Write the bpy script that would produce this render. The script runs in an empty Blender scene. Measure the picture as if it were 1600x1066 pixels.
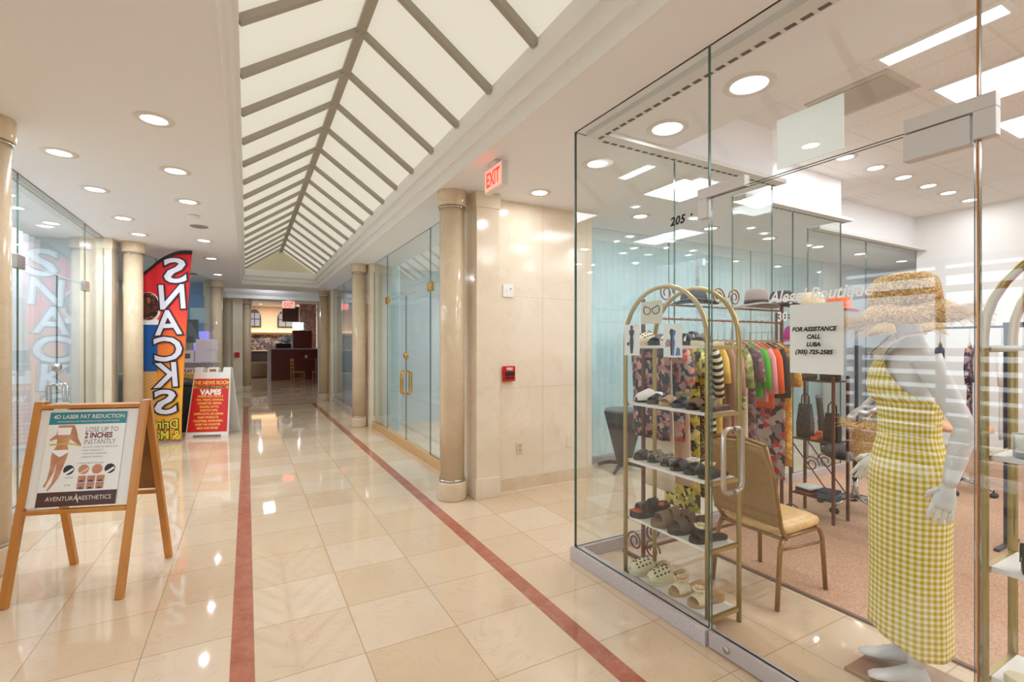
import bpy, bmesh, math, random
from mathutils import Matrix, Vector
R = random.Random(7)
SC = bpy.context.scene
COL = SC.collection
PI = math.pi
# ---------------------------------------------------------------- camera, world, exposure
cam_d = bpy.data.cameras.new('camera'); cam = bpy.data.objects.new('camera', cam_d); COL.objects.link(cam)
cam.location = (0, 0, 1.5)
YAW = math.atan(414/755.)                      # turned right of the corridor axis
cam.rotation_euler = (PI/2, 0, -YAW)
cam_d.sensor_width = 36; cam_d.lens = 36*755/1600.; cam_d.shift_y = 7/1600.
cam_d.clip_start = .05; cam_d.clip_end = 200
SC.camera = cam
w = bpy.data.worlds.new('world'); SC.world = w; w.use_nodes = True
w.node_tree.nodes['Background'].inputs[0].default_value = (.80, .90, 1, 1)
w.node_tree.nodes['Background'].inputs[1].default_value = 4.0
SC.view_settings.view_transform = 'Standard'; SC.view_settings.look = 'None'
SC.view_settings.exposure = 0.1; SC.view_settings.gamma = 1; SC.view_settings.use_curve_mapping = False
SC.cycles.transparent_max_bounces = 32; SC.cycles.max_bounces = 10; SC.cycles.diffuse_bounces = 6
SC.cycles.sample_clamp_indirect = 6
DL_W = 7.0        # watts of each downlight
PANEL_L = 11.     # radiance of the boutique's troffers
SKY_L = .50       # radiance of the lit skylight panes
# ---------------------------------------------------------------- materials
def lin(c):
    return tuple(((x/255.)/12.92 if x/255. <= .04045 else ((x/255.+.055)/1.055)**2.4) for x in c[:3]) + (1,)
MATS = {}
def P(name, rgb, rough=.5, metal=0., emit=None, es=0., spec=.5, sheen=0, trans=0):
    if name in MATS: return MATS[name]
    m = bpy.data.materials.new(name); m.use_nodes = True
    b = m.node_tree.nodes['Principled BSDF']
    b.inputs['Base Color'].default_value = lin(rgb); b.inputs['Roughness'].default_value = rough
    b.inputs['Metallic'].default_value = metal; b.inputs['Specular IOR Level'].default_value = spec
    if sheen: b.inputs['Sheen Weight'].default_value = sheen
    if trans: b.inputs['Transmission Weight'].default_value = trans
    if emit: b.inputs['Emission Color'].default_value = lin(emit); b.inputs['Emission Strength'].default_value = es
    MATS[name] = m
    return m
def nt(m): return m.node_tree.nodes, m.node_tree.links, m.node_tree.nodes['Principled BSDF']
def N(m, t, **k):
    n = m.node_tree.nodes.new(t)
    for a, v in k.items():
        if a.startswith('i_'): n.inputs[int(a[2:])].default_value = v
        else: setattr(n, a, v)
    return n
def ramp(m, src, stops, mode='LINEAR'):
    r = N(m, 'ShaderNodeValToRGB'); r.color_ramp.interpolation = mode
    e = r.color_ramp.elements
    while len(e) < len(stops): e.new(.5)
    for i, (p, c) in enumerate(stops): e[i].position = p; e[i].color = lin(c)
    m.node_tree.links.new(src, r.inputs[0]); return r.outputs[0]
def coord(m, kind='Object', scale=(1, 1, 1), rot=(0, 0, 0)):
    t = N(m, 'ShaderNodeTexCoord'); mp = N(m, 'ShaderNodeMapping')
    mp.inputs['Scale'].default_value = scale; mp.inputs['Rotation'].default_value = rot
    m.node_tree.links.new(t.outputs[kind], mp.inputs[0]); return mp.outputs[0]
def noise(m, vec, scale, detail=4, rough=.55, dist=0.):
    n = N(m, 'ShaderNodeTexNoise'); n.inputs['Scale'].default_value = scale; n.inputs['Detail'].default_value = detail
    n.inputs['Roughness'].default_value = rough; n.inputs['Distortion'].default_value = dist
    m.node_tree.links.new(vec, n.inputs['Vector']); return n.outputs[0]
def bump(m, src, strength=.2, dist=.005):
    b = N(m, 'ShaderNodeBump'); b.inputs['Strength'].default_value = strength; b.inputs['Distance'].default_value = dist
    m.node_tree.links.new(src, b.inputs['Height']); m.node_tree.links.new(b.outputs[0], nt(m)[2].inputs['Normal'])
def mix(m, fac, a, b, blend='MIX'):
    x = N(m, 'ShaderNodeMix', data_type='RGBA', blend_type=blend); L = m.node_tree.links
    for s, i in ((fac, 0), (a, 6), (b, 7)):
        if hasattr(s, 'is_linked'): L.new(s, x.inputs[i])
        else: x.inputs[i].default_value = s if i == 0 else lin(s)
    return x.outputs[2]
def math_(m, op, a, b=None):
    x = N(m, 'ShaderNodeMath', operation=op); L = m.node_tree.links
    for s, i in ((a, 0), (b, 1)):
        if s is None: continue
        if hasattr(s, 'is_linked'): L.new(s, x.inputs[i])
        else: x.inputs[i].default_value = s
    return x.outputs[0]
def setc(m, s): m.node_tree.links.new(s, nt(m)[2].inputs['Base Color'])
def Pn(name, stops, scale=5, rough=.5, metal=0, detail=4, bmp=0, kind='Object', sc=(1, 1, 1), mode='LINEAR', dist=0., **k):
    if name in MATS: return MATS[name]
    m = P(name, stops[0][1], rough, metal, **k)
    n = noise(m, coord(m, kind, sc), scale, detail, dist=dist); setc(m, ramp(m, n, stops, mode))
    if bmp: bump(m, n, bmp)
    return m
def Pvor(name, stops, scale=20, rough=.7, sc=(1, 1, 1), feature='F1'):
    if name in MATS: return MATS[name]
    m = P(name, stops[0][1], rough); v = N(m, 'ShaderNodeTexVoronoi'); v.feature = feature
    v.inputs['Scale'].default_value = scale
    c = coord(m, 'Object', sc); nz = noise(m, c, scale*.6, 2)
    ad = N(m, 'ShaderNodeVectorMath', operation='ADD'); m.node_tree.links.new(c, ad.inputs[0])
    s2 = N(m, 'ShaderNodeVectorMath', operation='SCALE'); s2.inputs['Scale'].default_value = .08
    m.node_tree.links.new(nz, s2.inputs[0]); m.node_tree.links.new(s2.outputs[0], ad.inputs[1])
    m.node_tree.links.new(ad.outputs[0], v.inputs['Vector'])
    if feature == 'F1':
        sx = N(m, 'ShaderNodeSeparateColor'); m.node_tree.links.new(v.outputs['Color'], sx.inputs[0]); src = sx.outputs[0]
        setc(m, ramp(m, src, stops, 'CONSTANT'))
    else: setc(m, ramp(m, v.outputs['Distance'], stops, 'CONSTANT'))
    return m
def Pstripe(name, a, b, freq=30, direction='Z', rough=.7, rot=(0, 0, 0), duty=.5):
    if name in MATS: return MATS[name]
    m = P(name, a, rough); v = coord(m, 'Object', (1, 1, 1), rot); s = N(m, 'ShaderNodeSeparateXYZ'); m.node_tree.links.new(v, s.inputs[0])
    f = math_(m, 'FRACT', math_(m, 'MULTIPLY', s.outputs[direction], freq)); g = math_(m, 'GREATER_THAN', f, duty)
    setc(m, mix(m, g, a, b)); return m
def marble(name, base, light, vein, rough=.16, scale=1.6):
    m = P(name, base, rough); c = coord(m, 'Object')
    n1 = noise(m, c, scale, 6, .6, .8); n2 = noise(m, c, scale*.7, 3, .5, 2.5)
    col = ramp(m, n1, [(.3, base), (.62, light)])
    v = ramp(m, n2, [(.475, (0, 0, 0)), (.5, (105, 105, 105)), (.525, (0, 0, 0))])
    setc(m, mix(m, v, col, vein)); return m
def glass(name, tint=(.972, .985, .98), f0=.045):
    m = bpy.data.materials.new(name); m.use_nodes = True; n, L = m.node_tree.nodes, m.node_tree.links
    n.remove(n['Principled BSDF']); out = n['Material Output']
    t = N(m, 'ShaderNodeBsdfTransparent'); t.inputs[0].default_value = tint + (1,)
    g = N(m, 'ShaderNodeBsdfGlossy'); g.inputs['Roughness'].default_value = 0
    lw = N(m, 'ShaderNodeLayerWeight'); lw.inputs[0].default_value = .5
    f = math_(m, 'ADD', math_(m, 'MULTIPLY', math_(m, 'POWER', lw.outputs['Facing'], 5.), 1-f0), f0)
    mx = N(m, 'ShaderNodeMixShader'); L.new(f, mx.inputs[0]); L.new(t.outputs[0], mx.inputs[1]); L.new(g.outputs[0], mx.inputs[2])
    L.new(mx.outputs[0], out.inputs[0]); MATS[name] = m; return m
def emis(name, rgb, s, mixdiff=None):
    if name in MATS: return MATS[name]
    m = P(name, mixdiff or rgb, .5, emit=rgb, es=s); return m
def sheer(name, rgb, op):
    """cloth or film that lets part of the light through"""
    m = P(name, rgb, .8); n, L, b = nt(m); t = N(m, 'ShaderNodeBsdfTransparent'); mx = N(m, 'ShaderNodeMixShader')
    tl = N(m, 'ShaderNodeBsdfTranslucent'); tl.inputs[0].default_value = lin(rgb)
    m2 = N(m, 'ShaderNodeMixShader'); m2.inputs[0].default_value = .4
    L.new(b.outputs[0], m2.inputs[1]); L.new(tl.outputs[0], m2.inputs[2])
    mx.inputs[0].default_value = op; L.new(t.outputs[0], mx.inputs[1]); L.new(m2.outputs[0], mx.inputs[2])
    L.new(mx.outputs[0], n['Material Output'].inputs[0]); return m
# floor of polished cream marble tiles
def floor_mat():
    m = P('cream marble floor tiles', (226, 203, 168), .1)
    tc = N(m, 'ShaderNodeTexCoord'); mp = N(m, 'ShaderNodeMapping'); L = m.node_tree.links
    mp.inputs['Location'].default_value = (-.03, -.03, 0); L.new(tc.outputs['Object'], mp.inputs[0])
    b = N(m, 'ShaderNodeTexBrick'); b.offset = 0; b.squash = 1
    for k, v in (('Scale', 1), ('Brick Width', .477), ('Row Height', .476), ('Mortar Size', .0022), ('Mortar Smooth', 0), ('Bias', 0)): b.inputs[k].default_value = v
    b.inputs['Color1'].default_value = (0, 0, 0, 1); b.inputs['Color2'].default_value = (1, 1, 1, 1); b.inputs['Mortar'].default_value = (.5, .5, .5, 1)
    L.new(mp.outputs[0], b.inputs['Vector'])
    # per tile shift of the vein pattern
    ad = N(m, 'ShaderNodeVectorMath', operation='MULTIPLY_ADD'); L.new(b.outputs['Color'], ad.inputs[0]); ad.inputs[1].default_value = (9, 5, 3); L.new(mp.outputs[0], ad.inputs[2])
    n1 = noise(m, ad.outputs[0], 3.2, 6, .62, .6); n2 = noise(m, ad.outputs[0], 2.2, 4, .6, 1.6); n3 = noise(m, ad.outputs[0], 14, 3, .6, 1.)
    base = ramp(m, b.outputs['Color'], [(0, (211, 184, 152)), (.5, (217, 193, 164)), (1, (223, 202, 177))])
    c1 = mix(m, ramp(m, n1, [(.35, (0, 0, 0)), (.75, (110, 110, 110))]), base, (236, 222, 198))
    c2 = mix(m, ramp(m, n2, [(.49, (0, 0, 0)), (.503, (120, 120, 120)), (.516, (0, 0, 0))]), c1, (176, 138, 92))
    c3 = mix(m, ramp(m, n3, [(.68, (0, 0, 0)), (.78, (90, 90, 90))]), c2, (188, 150, 108))
    setc(m, mix(m, b.outputs['Fac'], c3, (172, 148, 116)))
    L.new(ramp(m, n1, [(.3, (45, 45, 45)), (.8, (70, 70, 70))]), nt(m)[2].inputs['Roughness'])
    return m
def tile_ceiling_mat():
    m = P('acoustic ceiling tiles', (236, 233, 228), .9); c = coord(m, 'Object')
    b = N(m, 'ShaderNodeTexBrick'); b.offset = 0
    for k, v in (('Scale', 1), ('Brick Width', .61), ('Row Height', .61), ('Mortar Size', .012), ('Mortar Smooth', 0)): b.inputs[k].default_value = v
    m.node_tree.links.new(c, b.inputs['Vector'])
    n = noise(m, c, 60, 5, .7); col = ramp(m, n, [(.3, (222, 218, 212)), (.6, (240, 237, 232))])
    setc(m, mix(m, b.outputs['Fac'], col, (226, 222, 214))); bump(m, n, .5, .004); return m
FLOOR = floor_mat(); ACOU = tile_ceiling_mat()
WHITE = P('white ceiling paint', (240, 240, 242), .75)
WALLW = P('white wall paint', (240, 239, 236), .8)
CROWN = P('white crown moulding', (240, 239, 237), .6)
CREMA = marble('cream marble cladding', (228, 211, 184), (238, 225, 204), (210, 180, 140), .12, 1.3)
COLM = marble('cream marble column', (212, 190, 158), (224, 205, 176), (192, 160, 120), .14, 2.6)
STRIP = marble('red marble strip', (160, 92, 70), (184, 112, 88), (214, 186, 166), .1, 9)
KERB = Pn('grey speckled stone kerb', [(.35, (176, 166, 166)), (.65, (206, 197, 196))], 160, .35)
CARPET = Pn('beige carpet pile', [(.35, (172, 134, 106)), (.65, (206, 166, 136))], 90, 1., bmp=.6)
GLASS = glass('clear glass'); GLASSB = glass('clear blue green glass', (.94, .975, .98)); GEDGE = P('green glass edge', (84, 112, 104), .15)
STEEL = P('brushed steel', (190, 188, 184), .3, 1.); CHROME = P('chrome', (215, 215, 215), .12, 1.)
BRASS = P('polished brass', (212, 168, 88), .22, 1.); BRONZE = P('brown bronze paint', (104, 62, 44), .4, .3)
GOLD = P('champagne gold metal', (176, 156, 104), .33, .75)
BLACK = P('black plastic', (24, 23, 24), .45); DKG = P('dark grey cloth', (52, 50, 52), .8)
WHT = P('white plastic', (236, 234, 230), .4); PAPER = P('white paper', (238, 236, 230), .8)
INK = P('black ink', (22, 20, 22), .7); WOODY = Pn('yellow varnished wood', [(.3, (178, 112, 44)), (.7, (214, 148, 72))], 6, .35, sc=(1, 1, .12), detail=6)
LAMP = emis('lit lamp diffuser', (255, 253, 250), 6); TROF = emis('lit troffer diffuser', (240, 247, 255), PANEL_L)
# ---------------------------------------------------------------- mesh builder
class MB:
    def __init__(s): s.v = []; s.f = []; s.m = []; s.s = []; s.uv = None
    def add(s, vs, fs, mi=0, sm=False):
        o = len(s.v); s.v += [tuple(v) for v in vs]
        for f in fs: s.f.append([i+o for i in f]); s.m.append(mi); s.s.append(sm)
        return s
    def bb(s, x0, x1, y0, y1, z0, z1, mi=0, side=None):
        v = [(x, y, z) for z in (z0, z1) for y in (y0, y1) for x in (x0, x1)]
        fs = [(0, 2, 3, 1), (4, 5, 7, 6), (0, 1, 5, 4), (2, 6, 7, 3), (0, 4, 6, 2), (1, 3, 7, 5)]
        if side is None: return s.add(v, fs, mi)
        # side = axis of the pane's normal; the four narrow faces get material 1
        big = {'z': (0, 1), 'y': (2, 3), 'x': (4, 5)}[side]
        for i, f in enumerate(fs): s.add([v[k] for k in f], [(0, 1, 2, 3)], 0 if i in big else 1)
        return s
    def box(s, c, d, R=None, mi=0):
        x, y, z = (a/2 for a in d); v = [Vector((i*x, j*y, k*z)) for k in (-1, 1) for j in (-1, 1) for i in (-1, 1)]
        if R is not None: v = [R @ p for p in v]
        return s.add([p+Vector(c) for p in v], [(0, 2, 3, 1), (4, 5, 7, 6), (0, 1, 5, 4), (2, 6, 7, 3), (0, 4, 6, 2), (1, 3, 7, 5)], mi)
    def bar(s, a, b, w, d=None, mi=0, up=(0, 0, 1)):
        a, b = Vector(a), Vector(b); z = (b-a).normalized(); u = Vector(up)
        if abs(z.dot(u)) > .97: u = Vector((1, 0, 0))
        x = z.cross(u).normalized(); y = z.cross(x); d = d or w
        q = [(x*i*w/2+y*j*d/2) for i, j in ((-1, -1), (1, -1), (1, 1), (-1, 1))]
        return s.add([a+p for p in q]+[b+p for p in q], [(3, 2, 1, 0), (4, 5, 6, 7)]+[(i, (i+1) % 4, 4+(i+1) % 4, 4+i) for i in range(4)], mi)
    def tube(s, pts, r, n=8, mi=0, closed=False, flat=1.):
        pts = [Vector(p) for p in pts]; k = len(pts); rr = r if isinstance(r, (list, tuple)) else [r]*k
        rings = []; prev = None
        for i, p in enumerate(pts):
            a = pts[(i-1) % k] if (i or closed) else p; b = pts[(i+1) % k] if (i < k-1 or closed) else p
            t = (b-a).normalized()
            if prev is None: u = Vector((0, 0, 1)) if abs(t.z) < .9 else Vector((1, 0, 0)); x = t.cross(u).normalized()
            else: x = (prev-t*prev.dot(t)).normalized()
            prev = x; y = t.cross(x)
            rings.append([p+(x*math.cos(q)+y*math.sin(q)*flat)*rr[i] for q in (2*PI*j/n for j in range(n))])
        return s.loft(rings, mi, closed=closed)
    def loft(s, rings, mi=0, caps=True, closed=False, sm=True):
        n = len(rings[0]); k = len(rings); v = [p for r in rings for p in r]; f = []
        for i in range(k if closed else k-1):
            for j in range(n):
                a = i*n+j; b = i*n+(j+1) % n; i2 = (i+1) % k; f.append((a, b, i2*n+(j+1) % n, i2*n+j))
        s.add(v, f, mi, sm)
        if caps and not closed:
            o = len(s.v)-len(v)
            s.f.append([o+j for j in range(n-1, -1, -1)]); s.m.append(mi); s.s.append(False)
            s.f.append([o+(k-1)*n+j for j in range(n)]); s.m.append(mi); s.s.append(False)
        return s
    def lathe(s, prof, n=24, c=(0, 0, 0), mi=0, caps=True):
        return s.loft([[(c[0]+r*math.cos(2*PI*j/n), c[1]+r*math.sin(2*PI*j/n), c[2]+z) for j in range(n)] for r, z in prof], mi, caps)
    def prism(s, poly, z0, z1, mi=0):
        n = len(poly)
        return s.add([(x, y, z0) for x, y in poly]+[(x, y, z1) for x, y in poly], [list(range(n-1, -1, -1)), list(range(n, 2*n))]+[(i, (i+1) % n, n+(i+1) % n, n+i) for i in range(n)], mi)
    def poly3(s, pts, o, r, u, t=0., mi=0):
        """flat outline pts (x, y) in the plane o + x r + y u, thickness t along r x u"""
        o, r, u = Vector(o), Vector(r), Vector(u); nn = r.cross(u).normalized()*t; n = len(pts)
        a = [o+r*x+u*y for x, y in pts]
        if not t: return s.add(a, [list(range(n))], mi)
        return s.add(a+[p+nn for p in a], [list(range(n-1, -1, -1)), list(range(n, 2*n))]+[(i, (i+1) % n, n+(i+1) % n, n+i) for i in range(n)], mi)
    def grid(s, fn, nu, nv, mi=0, skip=None):
        v = [fn(i/nu, j/nv) for i in range(nu+1) for j in range(nv+1)]; f = []
        for i in range(nu):
            for j in range(nv):
                if skip and skip((i+.5)/nu, (j+.5)/nv): continue
                a = i*(nv+1)+j; f.append((a, a+nv+1, a+nv+2, a+1))
        return s.add(v, f, mi, True)
    def ell(s, c, r, n=14, m=8, mi=0, R=None):
        rings = []
        for i in range(1, m):
            t = PI*i/m; rings.append([Vector((r[0]*math.sin(t)*math.cos(2*PI*j/n), r[1]*math.sin(t)*math.sin(2*PI*j/n), -r[2]*math.cos(t))) for j in range(n)])
        if R is not None: rings = [[R @ p for p in q] for q in rings]
        return s.loft([[p+Vector(c) for p in q] for q in rings], mi)
    def xf(s, M4): s.v = [tuple(M4 @ Vector(v)) for v in s.v]; return s
    def text(s, body, o, r, u, size, mi=0, bold=0., shear=0., align='CENTER', xs=1., sp=1.):
        c = bpy.data.curves.new('t', 'FONT'); c.body = body; c.size = size; c.offset = bold; c.shear = shear; c.align_x = align
        c.space_character = sp; c.resolution_u = 3; c.fill_mode = 'FRONT'
        ob = bpy.data.objects.new('t', c); COL.objects.link(ob); bpy.context.view_layer.update()
        me = bpy.data.meshes.new_from_object(ob.evaluated_get(bpy.context.evaluated_depsgraph_get()))
        o, r, u = Vector(o), Vector(r), Vector(u)
        s.add([o+r*v.co.x*xs+u*v.co.y for v in me.vertices], [tuple(p.vertices) for p in me.polygons], mi)
        bpy.data.objects.remove(ob); bpy.data.curves.remove(c); bpy.data.meshes.remove(me); return s
def obj(name, mb, mats, parent=None, loc=None, rz=0, bev=0, sub=0, sol=0, norm=True):
    me = bpy.data.meshes.new(name); me.from_pydata(mb.v, [], mb.f)
    for m in (mats if isinstance(mats, (list, tuple)) else [mats]): me.materials.append(m)
    for p, mi, sm in zip(me.polygons, mb.m, mb.s): p.material_index = mi; p.use_smooth = sm
    if mb.uv:
        ul = me.uv_layers.new(name='UVMap')
        for l in me.loops: ul.data[l.index].uv = mb.uv[l.vertex_index]
    if norm:
        b = bmesh.new(); b.from_mesh(me); bmesh.ops.recalc_face_normals(b, faces=b.faces); b.to_mesh(me); b.free()
    o = bpy.data.objects.new(name, me); COL.objects.link(o)
    if parent: o.parent = parent
    if loc: o.location = loc
    if rz: o.rotation_euler[2] = rz
    if sol: md = o.modifiers.new('solid', 'SOLIDIFY'); md.thickness = sol; md.offset = 0
    if bev: md = o.modifiers.new('bevel', 'BEVEL'); md.width = bev; md.segments = 2; md.limit_method = 'ANGLE'; md.angle_limit = .6
    if sub: md = o.modifiers.new('sub', 'SUBSURF'); md.levels = sub; md.render_levels = sub
    return o
def tag(o, label, cat, group=None):
    o['label'] = label; o['category'] = cat
    if group: o['group'] = group
    return o
def thing(name, label, cat, loc=(0, 0, 0), rz=0, group=None):
    o = bpy.data.objects.new(name, None); o.empty_display_size = .1; COL.objects.link(o); o.location = loc; o.rotation_euler[2] = rz
    return tag(o, label, cat, group)
def st(name, mb, mats, parent=None, **k):
    o = obj(name, mb, mats, parent, **k); o['kind'] = 'structure'; return o
def dup(src, loc=None, rz=None, label=None, group=None):
    r = src.copy(); COL.objects.link(r)
    if loc: r.location = loc
    if rz is not None: r.rotation_euler[2] = rz
    if label: r['label'] = label
    if group: r['group'] = group
    for ch in list(src.children):
        c = ch.copy(); COL.objects.link(c); c.parent = r
        for g in list(ch.children):
            d = g.copy(); COL.objects.link(d); d.parent = c
    return r
def lamp_light(parent, loc, shape, sx, power, sy=None, color=(.925, .94, 1)):
    l = bpy.data.lights.new('lamp', 'AREA'); l.shape = shape; l.size = sx; l.energy = power; l.color = color
    if sy: l.size_y = sy
    o = bpy.data.objects.new('lamp', l); COL.objects.link(o); o.parent = parent; o.location = loc; return o
# ================================================================ THE SETTING
Z = 3.0
st('floor', MB().bb(-7, 13.2, -6, 31, -.12, 0), FLOOR)
cp = [(2.95, -3), (9.2, -3), (9.2, 3.58), (6.3, 3.58), (6.3, 3.18), (4.3, 3.18), (4.3, 2.75), (2.95, 2.75)]
st('floor_carpet', MB().prism(cp, 0, .008), CARPET)
st('trim_1', MB().bb(2.93, 2.955, -3, 2.75, 0, .012), P('brown carpet edge', (120, 92, 76), .5))
st('trim_2', MB().bb(-.07, .03, -6, 13.52, 0, .0015), STRIP); st('trim_3', MB().bb(1.46, 1.56, -6, 13.52, 0, .0015), STRIP)
st('trim_4', MB().bb(-.07, 1.56, 13.42, 13.52, 0, .0018), STRIP); st('trim_5', MB().bb(-1, 6, 19.3, 19.45, 0, .0015), STRIP)
# ceilings: the corridor's at 3 m, the boutique's acoustic tiles higher
X0, X1, YE = -.12, 1.61, 13.45
st('ceiling_left', MB().prism([(-1.92, -6), (X0, -6), (X0, YE), (-7, YE), (-7, 4.4), (-1.92, 4.4)], Z, Z+.6), WHITE)
st('ceiling_right', MB().prism([(X1, -6), (2.85, -6), (2.85, 2.77), (4.28, 2.77), (4.28, 3.2), (6.28, 3.2), (6.28, 3.6), (13.2, 3.6), (13.2, YE), (X1, YE)], Z, Z+.6), WHITE)
st('ceiling_boutique', MB().bb(2.85, 9.3, -3.1, 3.6, 3.5, 3.6), ACOU)
st('ceiling_far', MB().bb(-7, 13.2, YE, 14.6, Z, Z+.6).bb(-7, -1.2, 14.6, 17.5, Z, Z+.6).bb(2.4, 13.2, 14.6, 17.5, Z, Z+.6).bb(-7, 13.2, 17.5, 18.4, Z, Z+.6).bb(-7, 13.2, 18.4, 31, 3.6, 3.7).bb(-1.2, 2.4, 14.6, 17.5, 3.5, 3.6), WHITE)
def loops(x0, x1, y0, y1, prof, front=True):
    """moulding that steps inwards round three sides of a ceiling well (and the near one if front)"""
    m = MB(); R0 = []
    for d, z in prof: R0.append([(x0+d, y0+(d if front else 0), z), (x0+d, y1-d, z), (x1-d, y1-d, z), (x1-d, y0+(d if front else 0), z)])
    for a, b in zip(R0, R0[1:]):
        for j in range(4 if front else 3): m.add([a[j], a[(j+1) % 4], b[(j+1) % 4], b[j]], [(0, 1, 2, 3)])
    return m
st('trim_6', loops(X0, X1, -6, YE, [(-.02, 2.999), (.002, 2.999), (.002, 3.085), (.015, 3.1), (.04, 3.1), (.04, 3.19), (.055, 3.205), (.08, 3.205), (.08, 3.36), (-.1, 3.36)], False), CROWN)
st('trim_7', loops(-1.2, 2.4, 14.6, 17.5, [(-.02, 2.999), (.002, 2.999), (.002, 3.12), (.03, 3.12), (.08, 3.2), (.08, 3.26), (.03, 3.26), (.03, 3.5)]), CROWN)
# skylight: two slopes of lit panes between grey rafters
sk = thing('skylight', 'long gabled skylight of lit cream panes between grey rafters above the corridor', 'skylight', (.745, 0, 3.36))
PANE = emis('lit cream skylight pane', (255, 250, 232), SKY_L, (170, 168, 158)); RAF = P('grey rafter paint', (170, 163, 150), .5)
HW, RZ = .80, .53
for s in (-1, 1):
    obj('glass_slope', MB().add([(s*HW, -6, -.02), (0, -6, RZ), (0, YE-.06, RZ), (s*HW, YE-.06, -.02), (s*HW, -6, .01), (0, -6, RZ+.03), (0, YE-.06, RZ+.03), (s*HW, YE-.06, .01)], [(0, 1, 2, 3), (4, 5, 6, 7), (0, 3, 7, 4), (1, 2, 6, 5), (0, 1, 5, 4), (3, 2, 6, 7)]), PANE, sk)
obj('ridge_beam', MB().bar((0, -6, RZ-.03), (0, YE-.06, RZ-.03), .07, .05), RAF, sk)
for k in range(-14, 17):
    y = 3.11+.617*k
    for s in (-1, 1):
        obj('rafter', MB().bar((s*(HW-.01), y, -.035), (s*.02, y, RZ-.03), .055, .05, up=(0, 1, 0)), RAF, sk)
obj('gable', MB().add([(-HW, YE-.075, -.02), (HW, YE-.075, -.02), (0, YE-.075, RZ), (-HW, YE-.055, -.02), (HW, YE-.055, -.02), (0, YE-.055, RZ)], [(0, 1, 2), (3, 4, 5), (0, 1, 4, 3), (1, 2, 5, 4), (2, 0, 3, 5)]), P('cream gable board', (222, 216, 190), .7), sk)
# walls
st('wall_back', MB().bb(-7, 13.2, -6.1, -6, 0, 4), WALLW)
st('wall_marble', MB().bb(2.2, 3.46, 4.41, 4.9, 0, Z), CREMA)
st('baseboard_marble', MB().bb(2.2, 3.47, 4.39, 4.41, 0, .125), COLM)
jl = MB()
for x in (2.796, 3.39): jl.bb(x-.0015, x+.0015, 4.4085, 4.41, .125, Z)
for z in (1.06, 2.01): jl.bb(2.2, 3.46, 4.4085, 4.41, z-.0015, z+.0015)
st('trim_8', jl, P('marble joint', (206, 184, 152), .6))
# boutique walls (stepped glass on its passage side, wall above), passage end
st('wall_boutique_right', MB().bb(9.2, 9.3, -3.1, 3.6, 0, 3.5), WALLW)
st('wall_boutique_back', MB().bb(2.0, 9.3, -3.2, -3.1, 0, 3.6), WALLW)
st('wall_right', MB().bb(13.1, 13.2, -6, 31, 0, 4), P('taupe wall paint', (176, 160, 142), .8))
st('wall_passage', MB().bb(9.3, 13.1, 3.5, 3.6, 0, Z), P('taupe wall paint', (176, 160, 142), .8))
# rooms behind the right shopfronts
st('wall_shop_back', MB().bb(8.9, 9.0, 4.9, 9.4, 0, Z).bb(2.2, 9.0, 9.3, 9.4, 0, Z).bb(2.2, 13.1, 13.8, 13.9, 0, Z).bb(5.4, 5.5, 9.4, 13.8, 0, Z).bb(2.2, 2.3, 13.9, 18.4, 0, Z).bb(9.0, 13.1, 4.9, 5.0, 0, Z), P('pale blue grey wall', (206, 216, 220), .8))
# left rooms
st('wall_left', MB().bb(-1.9, -1.75, 3.03, 4.25, 0, Z).bb(-1.9, -1.75, -4.2, 3.03, 2.33, Z).bb(-1.9, -1.75, -6, -4.2, 0, Z), CREMA)
st('wall_left_shop', MB().bb(-4.1, -4, 4.3, 9, 0, Z).bb(-4.1, -1.9, 4.15, 4.3, 0, Z).bb(-6, -1.9, 8.95, 9.05, 0, Z), P('pale blue grey wall', (206, 216, 220), .8))
st('wall_left_far', MB().bb(-7, -4.6, 9.05, 18, 0, Z), P('bright blue wall', (96, 168, 214), .7))
st('wall_left_end', MB().bb(-5, -.3, 17.95, 18.35, 0, Z).bb(-2.6, -2.5, 13.6, 17.95, 0, Z), CREMA)
st('wall_far_left', MB().bb(-7, -6.9, 9.1, 31, -0, 3.7).bb(-7, 13.2, 31, 31.1, 0, 3.7), WALLW)
# daylight entrance on the left, beside the camera
en = MB()
for y in (-4.15, -3.2, -2.25, -1.3, -.35, .6, 1.5, 2.1, 2.98): en.bb(-1.84, -1.78, y-.03, y+.03, 0, Z)
for z in (.04, 2.04, 2.2, 2.3): en.bb(-1.84, -1.78, -4.2, 3.02, z-.03, z+.03)
st('window_1', en, P('grey window frame', (92, 94, 100), .5))
st('ground_outside', MB().bb(-14, -1.95, -9, 4.1, -.12, -.02), P('pale paving', (190, 190, 186), .8))
bs = MB()
for i in range(9): bs.bb(-3.2, -2.9, -4.5, 3.6, .1+i*.16, .19+i*.16)
for y in (-3.5, -1.5, .4, 2.3, 3.5): bs.bb(-3.25, -3.2, y-.04, y+.04, -.02, 1.5)
fn = obj('slat_screen', bs, P('dark slate slats', (46, 52, 74), .5)); tag(fn, 'dark horizontal slat screen standing outside the daylight entrance', 'screen')
def slots(a, b, axis):
    """slotted white air strip under the ceiling along a shopfront: a.. b along axis"""
    m = MB(); fx = a[1 if axis == 'x' else 0]
    lo, hi = (a[0], b[0]) if axis == 'x' else (a[1], b[1])
    def bx(u0, u1, v0, v1, z0, z1, mi):
        if axis == 'x': m.bb(u0, u1, v0, v1, z0, z1, mi)
        else: m.bb(v0, v1, u0, u1, z0, z1, mi)
    bx(lo, hi, fx, fx+.12, 2.965, 3.0, 0)
    p = lo+.03
    while p < hi-.06: bx(p, p+.05, fx+.085, fx+.11, 2.9635, 2.966, 1); p += .075
    return m
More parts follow.
